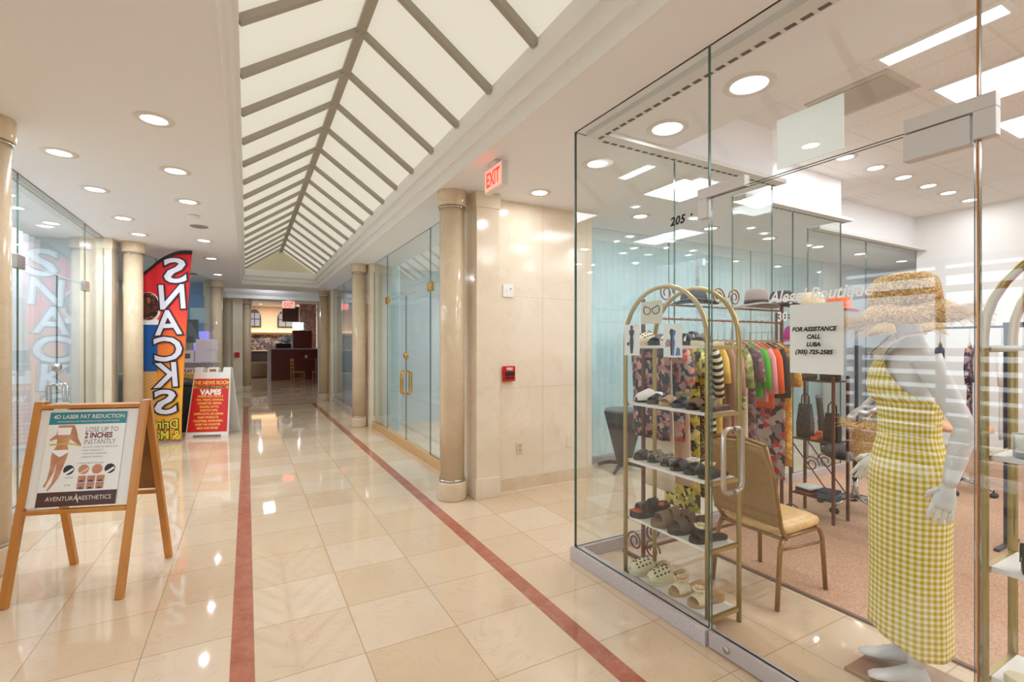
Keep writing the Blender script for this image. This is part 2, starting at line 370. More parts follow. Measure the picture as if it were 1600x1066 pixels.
AIR = [P('white air strip', (220, 218, 212), .5), P('dark slot', (88, 80, 72), .7)]
st('trim_9', slots((2.09, -3), (2.09, 2.72), 'y'), AIR); st('trim_10', slots((2.215, 2.63), (4.27, 2.63), 'x'), AIR)
st('trim_11', slots((4.3, 3.06), (6.27, 3.06), 'x'), AIR); st('trim_12', slots((6.3, 3.46), (9.2, 3.46), 'x'), AIR)
st('trim_13', slots((-1.9, 4.5), (-1.9, 8.6), 'y'), AIR)
# ---- boutique shopfront
G2 = [GLASS, GEDGE]
st('trim_14', MB().bb(1.995, 2.08, 1.645, 2.79, 0, .083).bb(1.995, 2.08, -3, .63, 0, .083).bb(2.08, 4.29, 2.74, 2.79, 0, .083).bb(4.255, 4.3, 2.79, 3.2, 0, .083).bb(4.3, 6.3, 3.17, 3.22, 0, .083).bb(6.255, 6.3, 3.22, 3.6, 0, .083).bb(6.3, 9.2, 3.57, 3.62, 0, .083), KERB, bev=.004)
st('window_2', MB().bb(2.024, 2.036, 1.648, 2.776, .083, Z, side='x'), G2)
st('window_3', MB().bb(2.024, 2.036, -1.2, .625, .083, Z, side='x').bb(2.024, 2.036, -3, -1.21, .083, Z, side='x'), G2)
tr = st('window_4', MB().bb(2.024, 2.036, .632, 1.642, 2.245, Z, side='x'), G2)
st('window_5', MB().bb(2.036, 3.0, 2.764, 2.776, .083, Z, side='y').bb(3.006, 4.27, 2.764, 2.776, .083, Z, side='y'), G2)
st('window_6', MB().bb(4.272, 4.284, 2.78, 3.19, .083, Z, side='x').bb(4.284, 5.3, 3.194, 3.206, .083, Z, side='y').bb(5.306, 6.27, 3.194, 3.206, .083, Z, side='y'), G2)
st('window_7', MB().bb(6.272, 6.284, 3.21, 3.59, .083, Z, side='x').bb(6.284, 7.7, 3.594, 3.606, .083, Z, side='y').bb(7.706, 9.2, 3.594, 3.606, .083, Z, side='y'), G2)
dr = st('door_1', MB().bb(2.024, 2.036, .64, 1.632, .085, 2.235, side='x'), G2)
obj('bottom_rail', MB().bb(2.005, 2.055, .64, 1.632, .008, .085), P('grey satin rail', (192, 184, 184), .35, .3), dr, bev=.003)
obj('rail_lock', MB().lathe([(.017, 0), (.017, .006), (.008, .008)], 16).xf(Matrix.Translation((2.006, 1.53, .045)) @ Matrix.Rotation(-PI/2, 4, 'Y')), STEEL, dr)
NICK = P('satin nickel', (196, 186, 176), .28, .9)
for s in (-1, 1):
    # a D-shaped pull standing off each face of the glass
    x = 2.03+s*.006
    pts = [(x, 1.513, .80), (x+s*.035, 1.513, .80), (x+s*.055, 1.513, .812), (x+s*.062, 1.513, .84), (x+s*.062, 1.513, 1.06), (x+s*.055, 1.513, 1.09), (x+s*.035, 1.513, 1.102), (x, 1.513, 1.102)]
    obj('door_handle', MB().tube(pts, .0125, 12), NICK, dr)
SAT = P('satin grey hinge plate', (208, 204, 200), .4, .15)
obj('patch_fitting', MB().bb(2.01, 2.05, 1.44, 1.705, 2.238, 2.292).bb(2.01, 2.05, 1.645, 1.705, 2.14, 2.238), SAT, tr, bev=.003)
obj('patch_fitting', MB().bb(2.01, 2.05, .585, .824, 2.238, 2.285).bb(2.01, 2.05, .585, .64, 2.15, 2.238), SAT, tr, bev=.003)
obj('patch_fitting', MB().bb(2.008, 2.052, .645, .824, 2.14, 2.232), SAT, dr, bev=.003)
obj('closer_bar', MB().bb(2.02, 2.04, .628, .633, .0, Z), P('brass edge strip', (176, 130, 84), .3, .6), tr)
obj('sign_panel', MB().bb(2.0165, 2.0235, 1.02, 1.286, 2.262, 2.475), sheer('pale green frosted film', (236, 244, 240), .62), tr)
obj('lettering', MB().text('205', (2.0225, 1.895, 2.15), (0, -1, 0), (0, 0, 1), .062, bold=.0025, shear=.2, align='LEFT', sp=1.1).bb(2.0215, 2.0235, 1.745, 1.757, 2.175, 2.185), INK, bpy.data.objects['window_2'])
obj('lettering', MB().text('Alegel Boutique', (2.0212, 1.325, 1.687), (0, -1, 0), (0, 0, 1), .072, bold=.0012, shear=.3, align='LEFT', xs=.87).text('30', (2.0212, 1.288, 1.605), (0, -1, 0), (0, 0, 1), .058, bold=.001, align='LEFT', xs=.8), P('frosted white lettering', (248, 248, 246), .6), dr)
# ---- glass shopfronts of the right side
GB = [GLASSB, GEDGE]
def front(n, x, y0, y1, sp, kerbmat, d0, d1, fit, hz, dh=2.24):
    k = st('trim_%d' % n, MB().bb(x-.03, x+.05, y0, y1, 0, .11), kerbmat, bev=.004)
    m = MB()
    for a, b in sp: m.bb(x-.006, x+.006, a+.002, b-.002, .11, Z, side='x')
    m.bb(x-.006, x+.006, d0+.002, d1-.002, dh+.006, Z, side='x')
    return st('window_%d' % n, m, GB)
front(20, 2.05, 4.62, 9.0, [(4.62, 5.9), (8.05, 9.0)], Pn('tan stone kerb', [(.3, (196, 152, 96)), (.7, (216, 176, 120))], 30, .3), 5.9, 8.05, BRASS, 1)
for i, (a, b) in enumerate(((5.905, 6.972), (6.978, 8.045))):
    d = st('door_%d' % (i+2), MB().bb(2.044, 2.056, a, b, .02, 2.24, side='x'), GB)
    y = 6.92 if i == 0 else 7.03
    for s in (-1, 1):
        xx = 2.05+s*.006
        obj('door_handle', MB().tube([(xx, y, .79), (xx+s*.045, y, .79), (xx+s*.06, y, .81), (xx+s*.06, y, 1.1), (xx+s*.045, y, 1.12), (xx, y, 1.12)], .013, 10), BRASS, d)
    yy = (5.9, 8.05)[i]
    obj('patch_fitting', MB().bb(2.03, 2.07, yy-.08, yy+.08, 2.19, 2.31), BRASS, d, bev=.003)
    if i == 0: obj('door_lock', MB().lathe([(.03, -.03), (.045, -.02), (.045, .02), (.03, .03)], 20).xf(Matrix.Translation((2.05, 6.975, 1.35)) @ Matrix.Rotation(PI/2, 4, 'Y')), BRASS, d)
front(21, 2.05, 9.55, 13.7, [(9.55, 11.0), (11.0, 12.2), (12.2, 13.7)], KERB, 13.69, 13.7, STEEL, 1)
d = st('window_22', MB().bb(3.47, 5.2, 4.894, 4.906, .08, Z, side='y').bb(5.206, 7, 4.894, 4.906, .08, Z, side='y').bb(7.006, 9.0, 4.894, 4.906, .08, Z, side='y'), GB)
st('trim_22', MB().bb(3.46, 9.0, 4.86, 4.94, 0, .08), KERB)
# ---- left shopfront
front(23, -1.75, 4.3, 8.62, [(4.3, 5.75), (7.74, 8.62)], KERB, 5.75, 7.74, STEEL, 1)
for i, (a, b) in enumerate(((5.755, 6.74), (6.746, 7.735))):
    d = st('door_%d' % (i+4), MB().bb(-1.756, -1.744, a, b, .02, 2.235, side='x'), GB)
    y = 6.68 if i == 0 else 6.80
    for s in (-1, 1):
        xx = -1.75+s*.006
        obj('door_handle', MB().tube([(xx, y, .74), (xx+s*.045, y, .74), (xx+s*.06, y, .76), (xx+s*.06, y, 1.07), (xx+s*.045, y, 1.09), (xx, y, 1.09)], .013, 10), CHROME, d)
    yy = (5.75, 7.74)[i]
    obj('patch_fitting', MB().bb(-1.775, -1.725, yy-.09, yy+.09, 2.17, 2.29), STEEL, d, bev=.003)
    if i == 0: obj('door_lock', MB().lathe([(.03, -.035), (.045, -.02), (.045, .02), (.03, .035)], 20).xf(Matrix.Translation((-1.75, 6.743, 1.27)) @ Matrix.Rotation(PI/2, 4, 'Y')), STEEL, d)
# diagonal snack-shop front
dx, dy = (1.05, 4.15); ln = math.hypot(dx, dy); ang = math.atan2(dy, dx)
st('window_24', MB().bb(0, 1.4, -.006, .006, .1, Z, side='y').bb(1.405, 2.8, -.006, .006, .1, Z, side='y').bb(2.805, ln, -.006, .006, .1, Z, side='y').xf(Matrix.Translation((-1.72, 8.9, 0)) @ Matrix.Rotation(ang, 4, 'Z')), GB)
st('trim_24', MB().bb(0, ln, -.04, .04, 0, .1).xf(Matrix.Translation((-1.72, 8.9, 0)) @ Matrix.Rotation(ang, 4, 'Z')), KERB)
st('window_25', MB().bb(-.55, -.538, 13.3, 17.9, .1, Z, side='x'), GB)
# ---- columns with pilasters (each column a thing)
RING = P('steel collar', (196, 190, 182), .2, .9)
def column(x, y, label):
    t = thing('column', label, 'column', (x, y, 0), 0, 'marble columns along the corridor')
    obj('shaft', MB().lathe([(.12, .2), (.12, Z-.17)], 40), COLM, t)
    obj('base', MB().lathe([(.137, 0), (.143, .02), (.143, .165), (.137, .18)], 40), COLM, t)
    obj('capital', MB().lathe([(.137, Z-.15), (.143, Z-.14), (.143, Z-.005), (.14, Z)], 40), COLM, t)
    obj('collar', MB().lathe([(.128, .18), (.128, .205)], 40), RING, t); obj('collar', MB().lathe([(.13, Z-.175), (.13, Z-.15)], 40), RING, t)
    return t
column(1.765, 4.44, 'round cream marble column in front of the bare marble wall')
column(1.82, 9.22, 'round cream marble column just beyond the brass handled glass doors')
column(1.87, 14.2, 'slim looking column at the far right end under the skylight gable')
column(-1.5, 4.43, 'round column cut off by the left edge of the picture')
column(-1.46, 8.86, 'round column standing right beside the red snack flag')
column(-.62, 13.08, 'column behind the lottery stand and its white boxes')
column(-.0, 17.95, 'farthest column, beside the doorway to the food court')
def pilaster(n, x0, x1, y0, y1):
    m = MB().bb(x0, x1, y0, y1, 0, Z); m.bb(x0-.008, x1+.008, y0-.008, y1+.008, 0, .2); m.bb(x0-.008, x1+.008, y0-.008, y1+.008, Z-.15, Z)
    return st('wall_pilaster_%d' % n, m, CREMA, bev=.004)
pilaster(1, 1.95, 2.2, 4.27, 4.6); pilaster(2, 1.97, 2.2, 9.0, 9.5); pilaster(3, 1.97, 2.2, 13.7, 14.3)
pilaster(4, -2.0, -1.66, 8.62, 9.0); pilaster(5, -.86, -.62, 13.2, 13.6); pilaster(6, -.4, -.12, 17.8, 18.4); pilaster(7, -2, -1.72, 4.2, 4.6)
# ---- downlights, each with its own lamp
def downlight(x, y, z, label, r=.075, power=DL_W, group='round downlights', lit=True):
    t = thing('downlight', label, 'ceiling light', (x, y, z), 0, group)
    obj('trim_ring', MB().loft([[(a*math.cos(2*PI*j/32), a*math.sin(2*PI*j/32), b) for j in range(32)] for a, b in ((r, 0), (r, -.006), (r+.012, -.008), (r+.04, -.004), (r+.042, 0))], caps=False), P('white light trim', (224, 220, 214), .5), t)
    obj('diffuser', MB().lathe([(.001, -.004), (r, -.003)], 32, caps=False), LAMP, t)
    if power: lamp_light(t, (0, 0, -.009), 'DISK', r*.9, power)
    return t
near = ['in the inner row, first from the camera', 'in the inner row, second from the camera', 'in the inner row, third from the camera', 'in the inner row just past the round speaker', 'in the inner row above the snack flag', 'in the inner row, last before the far end']
for y, s in zip((3.95, 5.03, 6.04, 8.17, 9.79, 11.93), near): downlight(-.54, y, Z, 'lit downlight left of the skylight, '+s)
for y, s in zip((4.985, 5.99, 7.19, 8.13), ('first', 'second', 'third', 'fourth')): downlight(-1.28, y, Z, 'lit downlight beside the left glass front, %s in the outer row' % s)
downlight(2.515, 4.025, Z, 'lit downlight before the bare marble wall, right of the exit sign', power=3.5)
downlight(2.53, 3.16, Z, 'lit downlight in the passage ceiling just outside the glass corner')
downlight(2.545, 2.41, Z, 'lit downlight inside the glass corner of the boutique', .1)
downlight(2.53, 1.78, Z, 'lit downlight above the shoe shelf, the biggest in the picture', .1)
downlight(2.53, -.4, Z, 'downlight of the boutique front strip behind the viewer', .1)
for k, x in enumerate((4.0, 5.2, 6.4, 7.6, 8.8, 10.2)): downlight(x, 4.2, Z, 'downlight of the side passage, %s from the corridor' % ('first second third fourth fifth sixth'.split()[k]), .075, 5)
sp = tag(obj('speaker', MB().lathe([(.001, -.006), (.085, -.01), (.1, -.004), (.102, 0)], 32), P('grey speaker mesh', (150, 146, 142), .6), loc=(-.53, 7.235, Z)), 'round grey ceiling speaker between the downlights', 'speaker')
tag(obj('smoke_detector', MB().lathe([(.05, 0), (.06, -.01), (.055, -.03), (.03, -.036)], 24), WHT, loc=(-.54, 6.65, Z)), 'small round smoke detector nearer than the ceiling speaker', 'smoke detector')
vt = MB().bb(-1.55, -1.15, 2.35, 2.85, Z-.012, Z)
for i in range(6): vt.bb(-1.5, -1.2, 2.42+i*.065, 2.45+i*.065, Z-.018, Z-.011, 1)
tag(obj('air_vent', vt, [WHT, P('dark slot', (88, 80, 72), .7)]), 'white air vent in the ceiling corner at the top left', 'vent')
for k, x in enumerate((4.94, 5.57, 6.2, 6.84, 7.48, 8.05, 8.72)): downlight(x, 2.8, 3.5, 'downlight in the row over the boutique side glass, %s from the front' % ('first second third fourth fifth sixth seventh'.split()[k]), .075, 4.5, 'downlights in the boutique ceiling')
for y in (.3, -1.6):  # two out-of-view rows added only to light the boutique
    for k, x in enumerate((3.6, 4.9, 6.2, 7.5)): downlight(x, y, 3.5, 'added unseen boutique downlight off to the right, %s of its row, %s row' % ('first second third fourth'.split()[k], 'near' if y < 0 else 'far'), .075, 13, 'downlights in the boutique ceiling')
# troffers
def troffer(x, y, z, sx, sy, label, group='lit ceiling panels', power=18):
    t = thing('ceiling_panel_light', label, 'ceiling light', (x, y, z), 0, group)
    obj('frame', MB().bb(-sx/2-.03, sx/2+.03, -sy/2-.03, -sy/2, -.012, 0).bb(-sx/2-.03, sx/2+.03, sy/2, sy/2+.03, -.012, 0).bb(-sx/2-.03, -sx/2, -sy/2, sy/2, -.012, 0).bb(sx/2, sx/2+.03, -sy/2, sy/2, -.012, 0), WHT, t)
    obj('diffuser', MB().bb(-sx/2, sx/2, -sy/2, sy/2, -.006, -.001), TROF, t)
    return t
troffer(3.93, 1.41, 3.5, .14, .62, 'narrow lit ceiling slot nearest the glass front')
troffer(5.0, 1.42, 3.5, .6, .6, 'square lit panel in the boutique ceiling, middle of three')
troffer(6.2, 1.42, 3.5, .6, .6, 'square lit panel deepest in the boutique ceiling')
troffer(4.4, -.9, 3.5, .6, 1.2, 'lit panel behind the right frame edge'); troffer(6.8, -.9, 3.5, .6, 1.2, 'lit panel deep behind the right frame edge')
troffer(3.68, 3.3, Z, .5, .5, 'lit square panel in the side passage ceiling', power=10)
[downlight(x, y, Z, 'downlight in the curtained shop, %s row, %s from the brass handled doors' % (a, b), .075, 13, 'downlights of the curtained shop') for y, a in ((5.9, 'near'), (7.9, 'far')) for x, b in ((3.0, 'first'), (4.4, 'second'), (5.8, 'third'), (7.2, 'fourth'))]; troffer(3.8, 11.6, Z, 1.2, 1.2, 'lit ceiling panel in the far right shop')
[downlight(x, y, Z, 'added fill downlight inside the left glass shop, %s' % s, .075, 16, 'added fill downlights of the left shop') for x, y, s in ((-2.1, 5.3, 'near the glass, first'), (-2.1, 6.6, 'near the glass, second'), (-2.1, 7.9, 'near the glass, third'), (-3.3, 7.9, 'deep at the far end'))]; troffer(-3.1, 6.2, Z, .6, 1.2, 'lit ceiling panel inside the left glass shop'); troffer(-3, 11.5, Z, .6, 1.2, 'lit ceiling panel inside the snack shop')  # the downlights here are added to brighten the left shop's interior
troffer(-3.2, 22, 3.6, 1.2, 1.2, 'lit panel in the food court ceiling near the counter'); troffer(7.5, 25, 3.6, 1.2, 1.2, 'lit panel over the food court kitchen')
troffer(.6, 16, 3.5, .3, 2.2, 'lit slot in the coffer before the food court')
for x, y in ((4.3, 2.05), ): tag(obj('air_vent', MB().bb(-.25, .25, -.3, .3, -.01, 0).bb(-.2, .2, -.25, .25, -.016, -.009, 1), [P('beige vent frame', (200, 192, 180), .6), P('beige vent face', (184, 174, 160), .7)], loc=(x, y, 3.5)), 'square beige air vent in the boutique ceiling', 'vent')
# ================================================================ THE CORRIDOR'S THINGS
def frame_pt(o, r, u):
    o, r, u = Vector(o), Vector(r).normalized(), Vector(u).normalized()
    return lambda x, y, d=0.: o+r*x+u*y+r.cross(u)*d
# ---- wooden sandwich board with the treatment poster. local x runs along its width, local -y is its front
eb = thing('sandwich_board', 'wooden sandwich board with a fat reduction poster at the lower left', 'sign', (-.85, 3.985, 0), math.radians(-17.7))
HT, W2, SP = 1.147, .31, .29
def leg(sx, sy): return MB().bar((sx*(W2-.02), sy*SP, 0), (sx*(W2-.02), sy*.018, HT), .042, .03, up=(0, 1, 0))
for sy in (-1, 1):
    for sx in (-1, 1): obj('leg', leg(sx, sy), WOODY, eb, bev=.003)
def at_(sy, z): return sy*(SP+(0.018-SP)*z/HT)
for sy in (-1, 1):
    obj('top_rail', MB().bar((-W2+.04, at_(sy, HT-.03), HT-.03), (W2-.04, at_(sy, HT-.03), HT-.03), .045, .024), WOODY, eb, bev=.003)
    obj('bottom_rail', MB().bar((-W2+.04, at_(sy, .505), .505), (W2-.04, at_(sy, .505), .505), .045, .024), WOODY, eb, bev=.003)
    a, b = at_(sy, .53), at_(sy, HT-.05)
    obj('board', MB().add([(-W2+.04, a-.004, .53), (W2-.04, a-.004, .53), (W2-.04, b-.004, HT-.05), (-W2+.04, b-.004, HT-.05), (-W2+.04, a+.004, .53), (W2-.04, a+.004, .53), (W2-.04, b+.004, HT-.05), (-W2+.04, b+.004, HT-.05)], [(0, 1, 2, 3), (4, 5, 6, 7), (0, 1, 5, 4), (1, 2, 6, 5), (2, 3, 7, 6), (3, 0, 4, 7)]), WHT if sy < 0 else Pn('brown board', [(.3, (132, 88, 44)), (.7, (160, 112, 62))], 8), eb)
for sx in (-1, 1): obj('hinge', MB().bb(sx*(W2-.02)-.02, sx*(W2-.02)+.02, -.03, .03, HT-.004, HT+.002), STEEL, eb)
obj('tape', MB().bb(-.2, -.13, at_(-1, HT-.03)-.016, at_(-1, HT-.03)+.006, HT-.052, HT-.005), PAPER, eb)
up = Vector((0, .018-SP, HT)); up = Vector((0, -(at_(-1, 0)-at_(-1, HT)), HT)).normalized()
o0 = Vector((-.215, at_(-1, .53)-.0075, .532)); PW, PH = .42, .565
p = frame_pt(o0, (1, 0, 0), up); r_, u_ = Vector((1, 0, 0)), up
PO = obj('poster', MB().poly3([(0, 0), (PW, 0), (PW, PH), (0, PH)], o0, r_, u_, .0015), P('glossy poster paper', (240, 240, 236), .35), eb)
D1 = .0022
TEAL = P('teal print', (22, 136, 152), .4); MAROON = P('dark brown print', (78, 44, 38), .4); SKIN = Pn('skin tone print', [(.3, (176, 112, 80)), (.7, (216, 160, 124))], 9, .5)
GREYP = P('grey print', (120, 126, 132), .5); REDP = P('dark red print', (120, 40, 40), .5); WHP = P('white print', (246, 246, 244), .5); BLP = P('black print', (40, 42, 44), .5)
def pr(name, mb, m): return obj(name, mb, m, PO)
pr('teal_band', MB().poly3([(0, .49), (PW, .49), (PW, PH), (0, PH)], p(0, 0, D1), r_, u_), TEAL)
pr('brown_band', MB().poly3([(0, 0), (PW, 0), (PW, .085), (0, .085)], p(0, 0, D1), r_, u_), MAROON)
pr('lettering', MB().text('4D LASER FAT REDUCTION', p(.215, .525, D1*1.5), r_, u_, .034, bold=.0005, xs=.93).text('NON-SURGICAL FAT REDUCTION & BODY CONTOURING', p(.215, .502, D1*1.5), r_, u_, .0135, xs=.95), P('cream print', (236, 226, 214), .5))
pr('lettering', MB().text('AVENTURA', p(.13, .033, D1*1.5), r_, u_, .036, xs=.9).text('AESTHETICS', p(.305, .033, D1*1.5), r_, u_, .036, xs=.9).text('\\', p(.212, .02, D1*1.5), r_, u_, .07), P('cream print', (236, 226, 214), .5))
pr('lettering', MB().text('LOSE UP TO', p(.203, .44, D1), r_, u_, .043, align='LEFT', xs=.77).text('INSTANTLY', p(.203, .365, D1), r_, u_, .043, align='LEFT', xs=.77), GREYP)
pr('lettering', MB().text('4D COOL LASER FAT REDUCTION', p(.203, .343, D1), r_, u_, .0125, align='LEFT').text('RADIO FREQUENCY', p(.203, .323, D1), r_, u_, .0125, align='LEFT').text('LYMPHATIC DRAINAGE', p(.203, .303, D1), r_, u_, .0125, align='LEFT').text('EXERCISE TRAINING', p(.203, .283, D1), r_, u_, .0125, align='LEFT'), GREYP)
pr('lettering', MB().text('4 TREATMENTS IN ONE', p(.255, .245, D1), r_, u_, .0135), GREYP)
pr('lettering', MB().text('BEFORE', p(.152, .163, D1), r_, u_, .012), GREYP)
pr('lettering', MB().text('AFTER', p(.15, .118, D1), r_, u_, .012), GREYP)
pr('lettering', MB().text('2 INCHES', p(.203, .403, D1), r_, u_, .046, bold=.0016, align='LEFT', xs=.78), REDP)
# printed figure: a torso and legs, no head
def flat(pts, k=D1): return MB().poly3(pts, p(0, 0, k), r_, u_)
fig = MB().poly3([(.055, .485), (.14, .485), (.155, .45), (.17, .40), (.192, .362), (.187, .35), (.145, .385), (.125, .40), (.118, .36), (.128, .33), (.125, .29), (.105, .2), (.095, .165), (.075, .13), (.052, .092), (.044, .098), (.064, .14), (.074, .2), (.075, .26), (.066, .2), (.048, .155), (.034, .115), (.022, .12), (.038, .16), (.044, .23), (.04, .3), (.045, .33), (.06, .36), (.058, .40), (.048, .4), (.02, .39), (.018, .40), (.05, .43)], p(0, 0, D1), r_, u_)
pr('picture', fig, SKIN)
pr('picture', flat([(.052, .47), (.128, .47), (.124, .425), (.058, .425)], D1*1.4), WHP)
pr('picture', MB().add([p(x, y, D1*1.4) for x, y in ((.042, .335), (.13, .335), (.126, .318), (.098, .298), (.085, .292), (.072, .3), (.046, .32))], [range(7)]), WHP)
pr('picture', flat([(.022, .372), (.12, .378), (.19, .36), (.19, .354), (.12, .368), (.022, .362)], D1*1.6), P('yellow tape print', (214, 184, 60), .5))
for i, (c, m) in enumerate(zip((.145, .225, .297, .365), (BLP, SKIN, SKIN, BLP))):
    pr('picture', flat([(c+.029*math.cos(a), .213+.029*math.sin(a)) for a in (2*PI*j/24 for j in range(24))], D1), m)
    pr('picture', flat([(c-.022, .196), (c-.005, .205), (c+.022, .226), (c+.026, .212), (c, .193), (c-.018, .184)], D1*1.5), [WHP, P('pale print', (228, 190, 160), .5), P('pale orange print', (206, 130, 90), .5), WHP][i])
for i in range(3):
    for j in range(2):
        x, y = .2+i*.05, .096+j*.041
        pr('picture', flat([(x, y), (x+.043, y), (x+.043, y+.038), (x, y+.038)], D1), SKIN)
        pr('picture', flat([(x+.006, y), (x+.037, y), (x+.03, y+.012), (x+.012, y+.012)], D1*1.4), P('navy print', (74, 76, 120), .5))
# ---- red and white plastic sidewalk sign
sg = thing('sidewalk_sign', 'white plastic sidewalk sign with a red vapes poster beside the snack flag', 'sign', (-.49, 9.6, 0), math.radians(-18))
SH, SS, SW = 1.13, .27, .32
def sg_y(sy, z): return sy*(SS-(SS-.02)*z/SH)
PLW = P('white sign plastic', (238, 236, 232), .45)
for sy in (-1, 1):
    f = lambda x, z, d=0: (x, sg_y(sy, z)+d, z)
    m = MB()
    out = [(-SW, 0), (-SW+.11, 0), (-SW+.11, .035), (SW-.11, .035), (SW-.11, 0), (SW, 0), (SW-.045, SH), (SW-.16, SH), (SW-.17, SH-.085), (.085, SH-.085), (.085, SH-.02), (.065, SH), (-.065, SH), (-.085, SH-.02), (-.085, SH-.085), (-SW+.17, SH-.085), (-SW+.16, SH), (-SW+.045, SH)]
    m.add([f(x, z, -.018) for x, z in out]+[f(x, z, .018) for x, z in out], [list(range(18)), list(range(35, 17, -1))]+[(i, (i+1) % 18, 18+(i+1) % 18, 18+i) for i in range(18)])
    obj('panel', m, PLW, sg, bev=.004)
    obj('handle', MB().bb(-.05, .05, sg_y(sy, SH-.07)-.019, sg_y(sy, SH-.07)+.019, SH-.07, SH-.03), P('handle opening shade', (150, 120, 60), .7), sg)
us = Vector((0, SS-.02, SH)).normalized(); rs = Vector((1, 0, 0))
ps = frame_pt((0, -SS-.021, 0), rs, us); L_ = 1/us.z
RED = P('red sign print', (214, 34, 34), .45); YEL = P('yellow print', (250, 214, 96), .5)
pe = obj('poster', MB().poly3([(-SW+.022, .085), (SW-.022, .085), (SW-.055, .965), (-SW+.055, .965)], ps(0, 0), rs, us, .001), RED, sg)
obj('black_band', MB().poly3([(-SW+.058, .80), (SW-.058, .80), (SW-.06, .845), (-SW+.06, .845)], ps(0, 0, .0016), rs, us), P('gold band print', (222, 170, 50), .5), pe)
m = MB().text('THE NEWS ROOM', ps(0, .87, .002), rs, us, .088, bold=.002, xs=.78)
y = .655
for t, s in (('VAPES/E-CIGS, DELTA 8', 1), ('THC, WRAPS, HOOKAH,', 1), ('CIGARETTES, DRINKS,', 1), ('SNACKS, LOTTO,', 1), ('SCRATCH OFFS,', 1), ('DIPPIN DOTS, ICE CREAM,', 1.02), ('DAIRY PRODUCTS,', 1), ('TOILETRIES, SUNSCREEN,', 1.06), ('OVER THE COUNTER', 1.05), ('MEDS AND MORE!', 1.05)):
    m.text(t, ps(0, y, .002), rs, us, .047, bold=.0012, xs=.80*s); y -= .058
obj('lettering', m, YEL, pe)
obj('lettering', MB().text('VAPES', ps(0, .70, .002), rs, us, .118, bold=.006, xs=.98), WHP, pe)
obj('lettering', MB().text('CONVENIENCE STORE', ps(0, .806, .002), rs, us, .05, bold=.0025, xs=.9), BLP, pe)
# ---- feather flag, seen from its back so that the letters run mirrored
fl = thing('feather_flag', 'tall red and yellow snack flag with mirrored white letters', 'flag', (-1.12, 9.16, 0), math.radians(-17))
FLM = P('flag cloth red to yellow', (220, 40, 40), .7); tc = N(FLM, 'ShaderNodeTexCoord'); sx = N(FLM, 'ShaderNodeSeparateXYZ'); FLM.node_tree.links.new(tc.outputs['Object'], sx.inputs[0])
setc(FLM, ramp(FLM, math_(FLM, 'MULTIPLY', sx.outputs[2], 1/3.), [(.08, (244, 176, 58)), (.28, (246, 172, 56)), (.48, (244, 128, 52)), (.62, (240, 84, 56)), (.74, (224, 40, 46)), (1, (214, 26, 40))]))
def rip(x, z): return .018*math.sin(x*26)*min(1, max(0, (z-1.4)))*max(0, .25-x)
RX = lambda z: .235+.145*max(0, min(1, (z-.2)/2.75))**1.3            # the free edge
LX = -.36
def top_z(x): return 2.52+.44*math.sin(min(1, max(0, (x-LX)/.62))*PI/2)
nx, nz = 16, 40
def flag_pt(s, t, d=0):
    z1 = .03; x = LX+(RX(2.6)-LX)*s; zt = top_z(x); z = z1+(zt-z1)*t; x = LX+(RX(z)-LX)*s
    return (x, rip(x, z)+d, z)
m = MB().grid(lambda s, t: flag_pt(s, t, -.001), nx, nz)
CLO = obj('cloth', m, FLM, fl, sol=.002)
obj('sleeve', MB().grid(lambda s, t: (flag_pt(s, 1)[0]+.004, -.004+rip(flag_pt(s, 1)[0], 2.8)+(.012*math.sin(t*2*PI)), flag_pt(s, 1)[2]-.004+.028*math.cos(t*2*PI)), 16, 8), BLACK, fl)
obj('pole', MB().tube([(LX-.012, 0, .0)]+[(LX-.012, 0, .1+2.4*i/8) for i in range(9)]+[flag_pt(s/8, 1) for s in range(0, 9)], .009, 8), P('white pole', (220, 220, 220), .3), fl)
obj('base', MB().box((LX+.06, 0, .008), (.34, .05, .016)).box((LX+.06, 0, .008), (.05, .34, .0155)), BLACK, fl)
obj('tip', MB().tube([(RX(2.7)-.01, 0, 2.62), (RX(2.7)+.085, 0, 2.62)], .008, 6), BLACK, fl)
ru, uu = Vector((-1, 0, 0)), Vector((0, 0, 1))                              # mirrored lettering
def word(ch, x, z, size, b, tilt=0, mat=None, d=-.02, xs=1.):
    r2 = Vector((-math.cos(tilt), 0, -math.sin(tilt))); u2 = Vector((-math.sin(tilt), 0, math.cos(tilt)))
    return MB().text(ch, (x, d, z), r2, u2, size, bold=b, xs=xs)
for ch, x, z, s in (('S', .165, 2.485, .53), ('N', .125, 2.075, .53), ('A', .065, 1.675, .53), ('C', .07, 1.27, .52), ('K', .05, .865, .53), ('S', .03, .45, .52)):
    wx = {'S': 1.4, 'C': 1.15}.get(ch, 1.)
    obj('letter_outline', word(ch, x, z, s, .03, .07, xs=wx), P('dark outline print', (44, 34, 44), .6), CLO); obj('letter', word(ch, x, z, s, .009, .07, d=-.0235, xs=wx), P('pale lilac white print', (226, 226, 238), .6), CLO)
for ch, x, z, s in (('Drinks', -.03, .215, .20), ('& More', -.03, .05, .19)):
    obj('letter_outline', word(ch, x, z, s, .014, d=-.02, xs=.85), P('dark outline print', (44, 34, 44), .6), CLO); obj('letter', word(ch, x, z, s, .003, d=-.0235, xs=.85), P('lime yellow print', (232, 220, 70), .6), CLO)
def disc(cx, cz, rx, rz, d, n=28): return MB().poly3([(cx+rx*math.cos(2*PI*j/n), cz+rz*math.sin(2*PI*j/n)) for j in range(n)], (0, d, 0), (1, 0, 0), (0, 0, 1))
cone = lambda nm, mb, mt: obj(nm, mb, mt, CLO)
cone('cone_print', disc(-.21, 2.08, .165, .24, -.017), P('cream rim print', (238, 226, 216), .6))
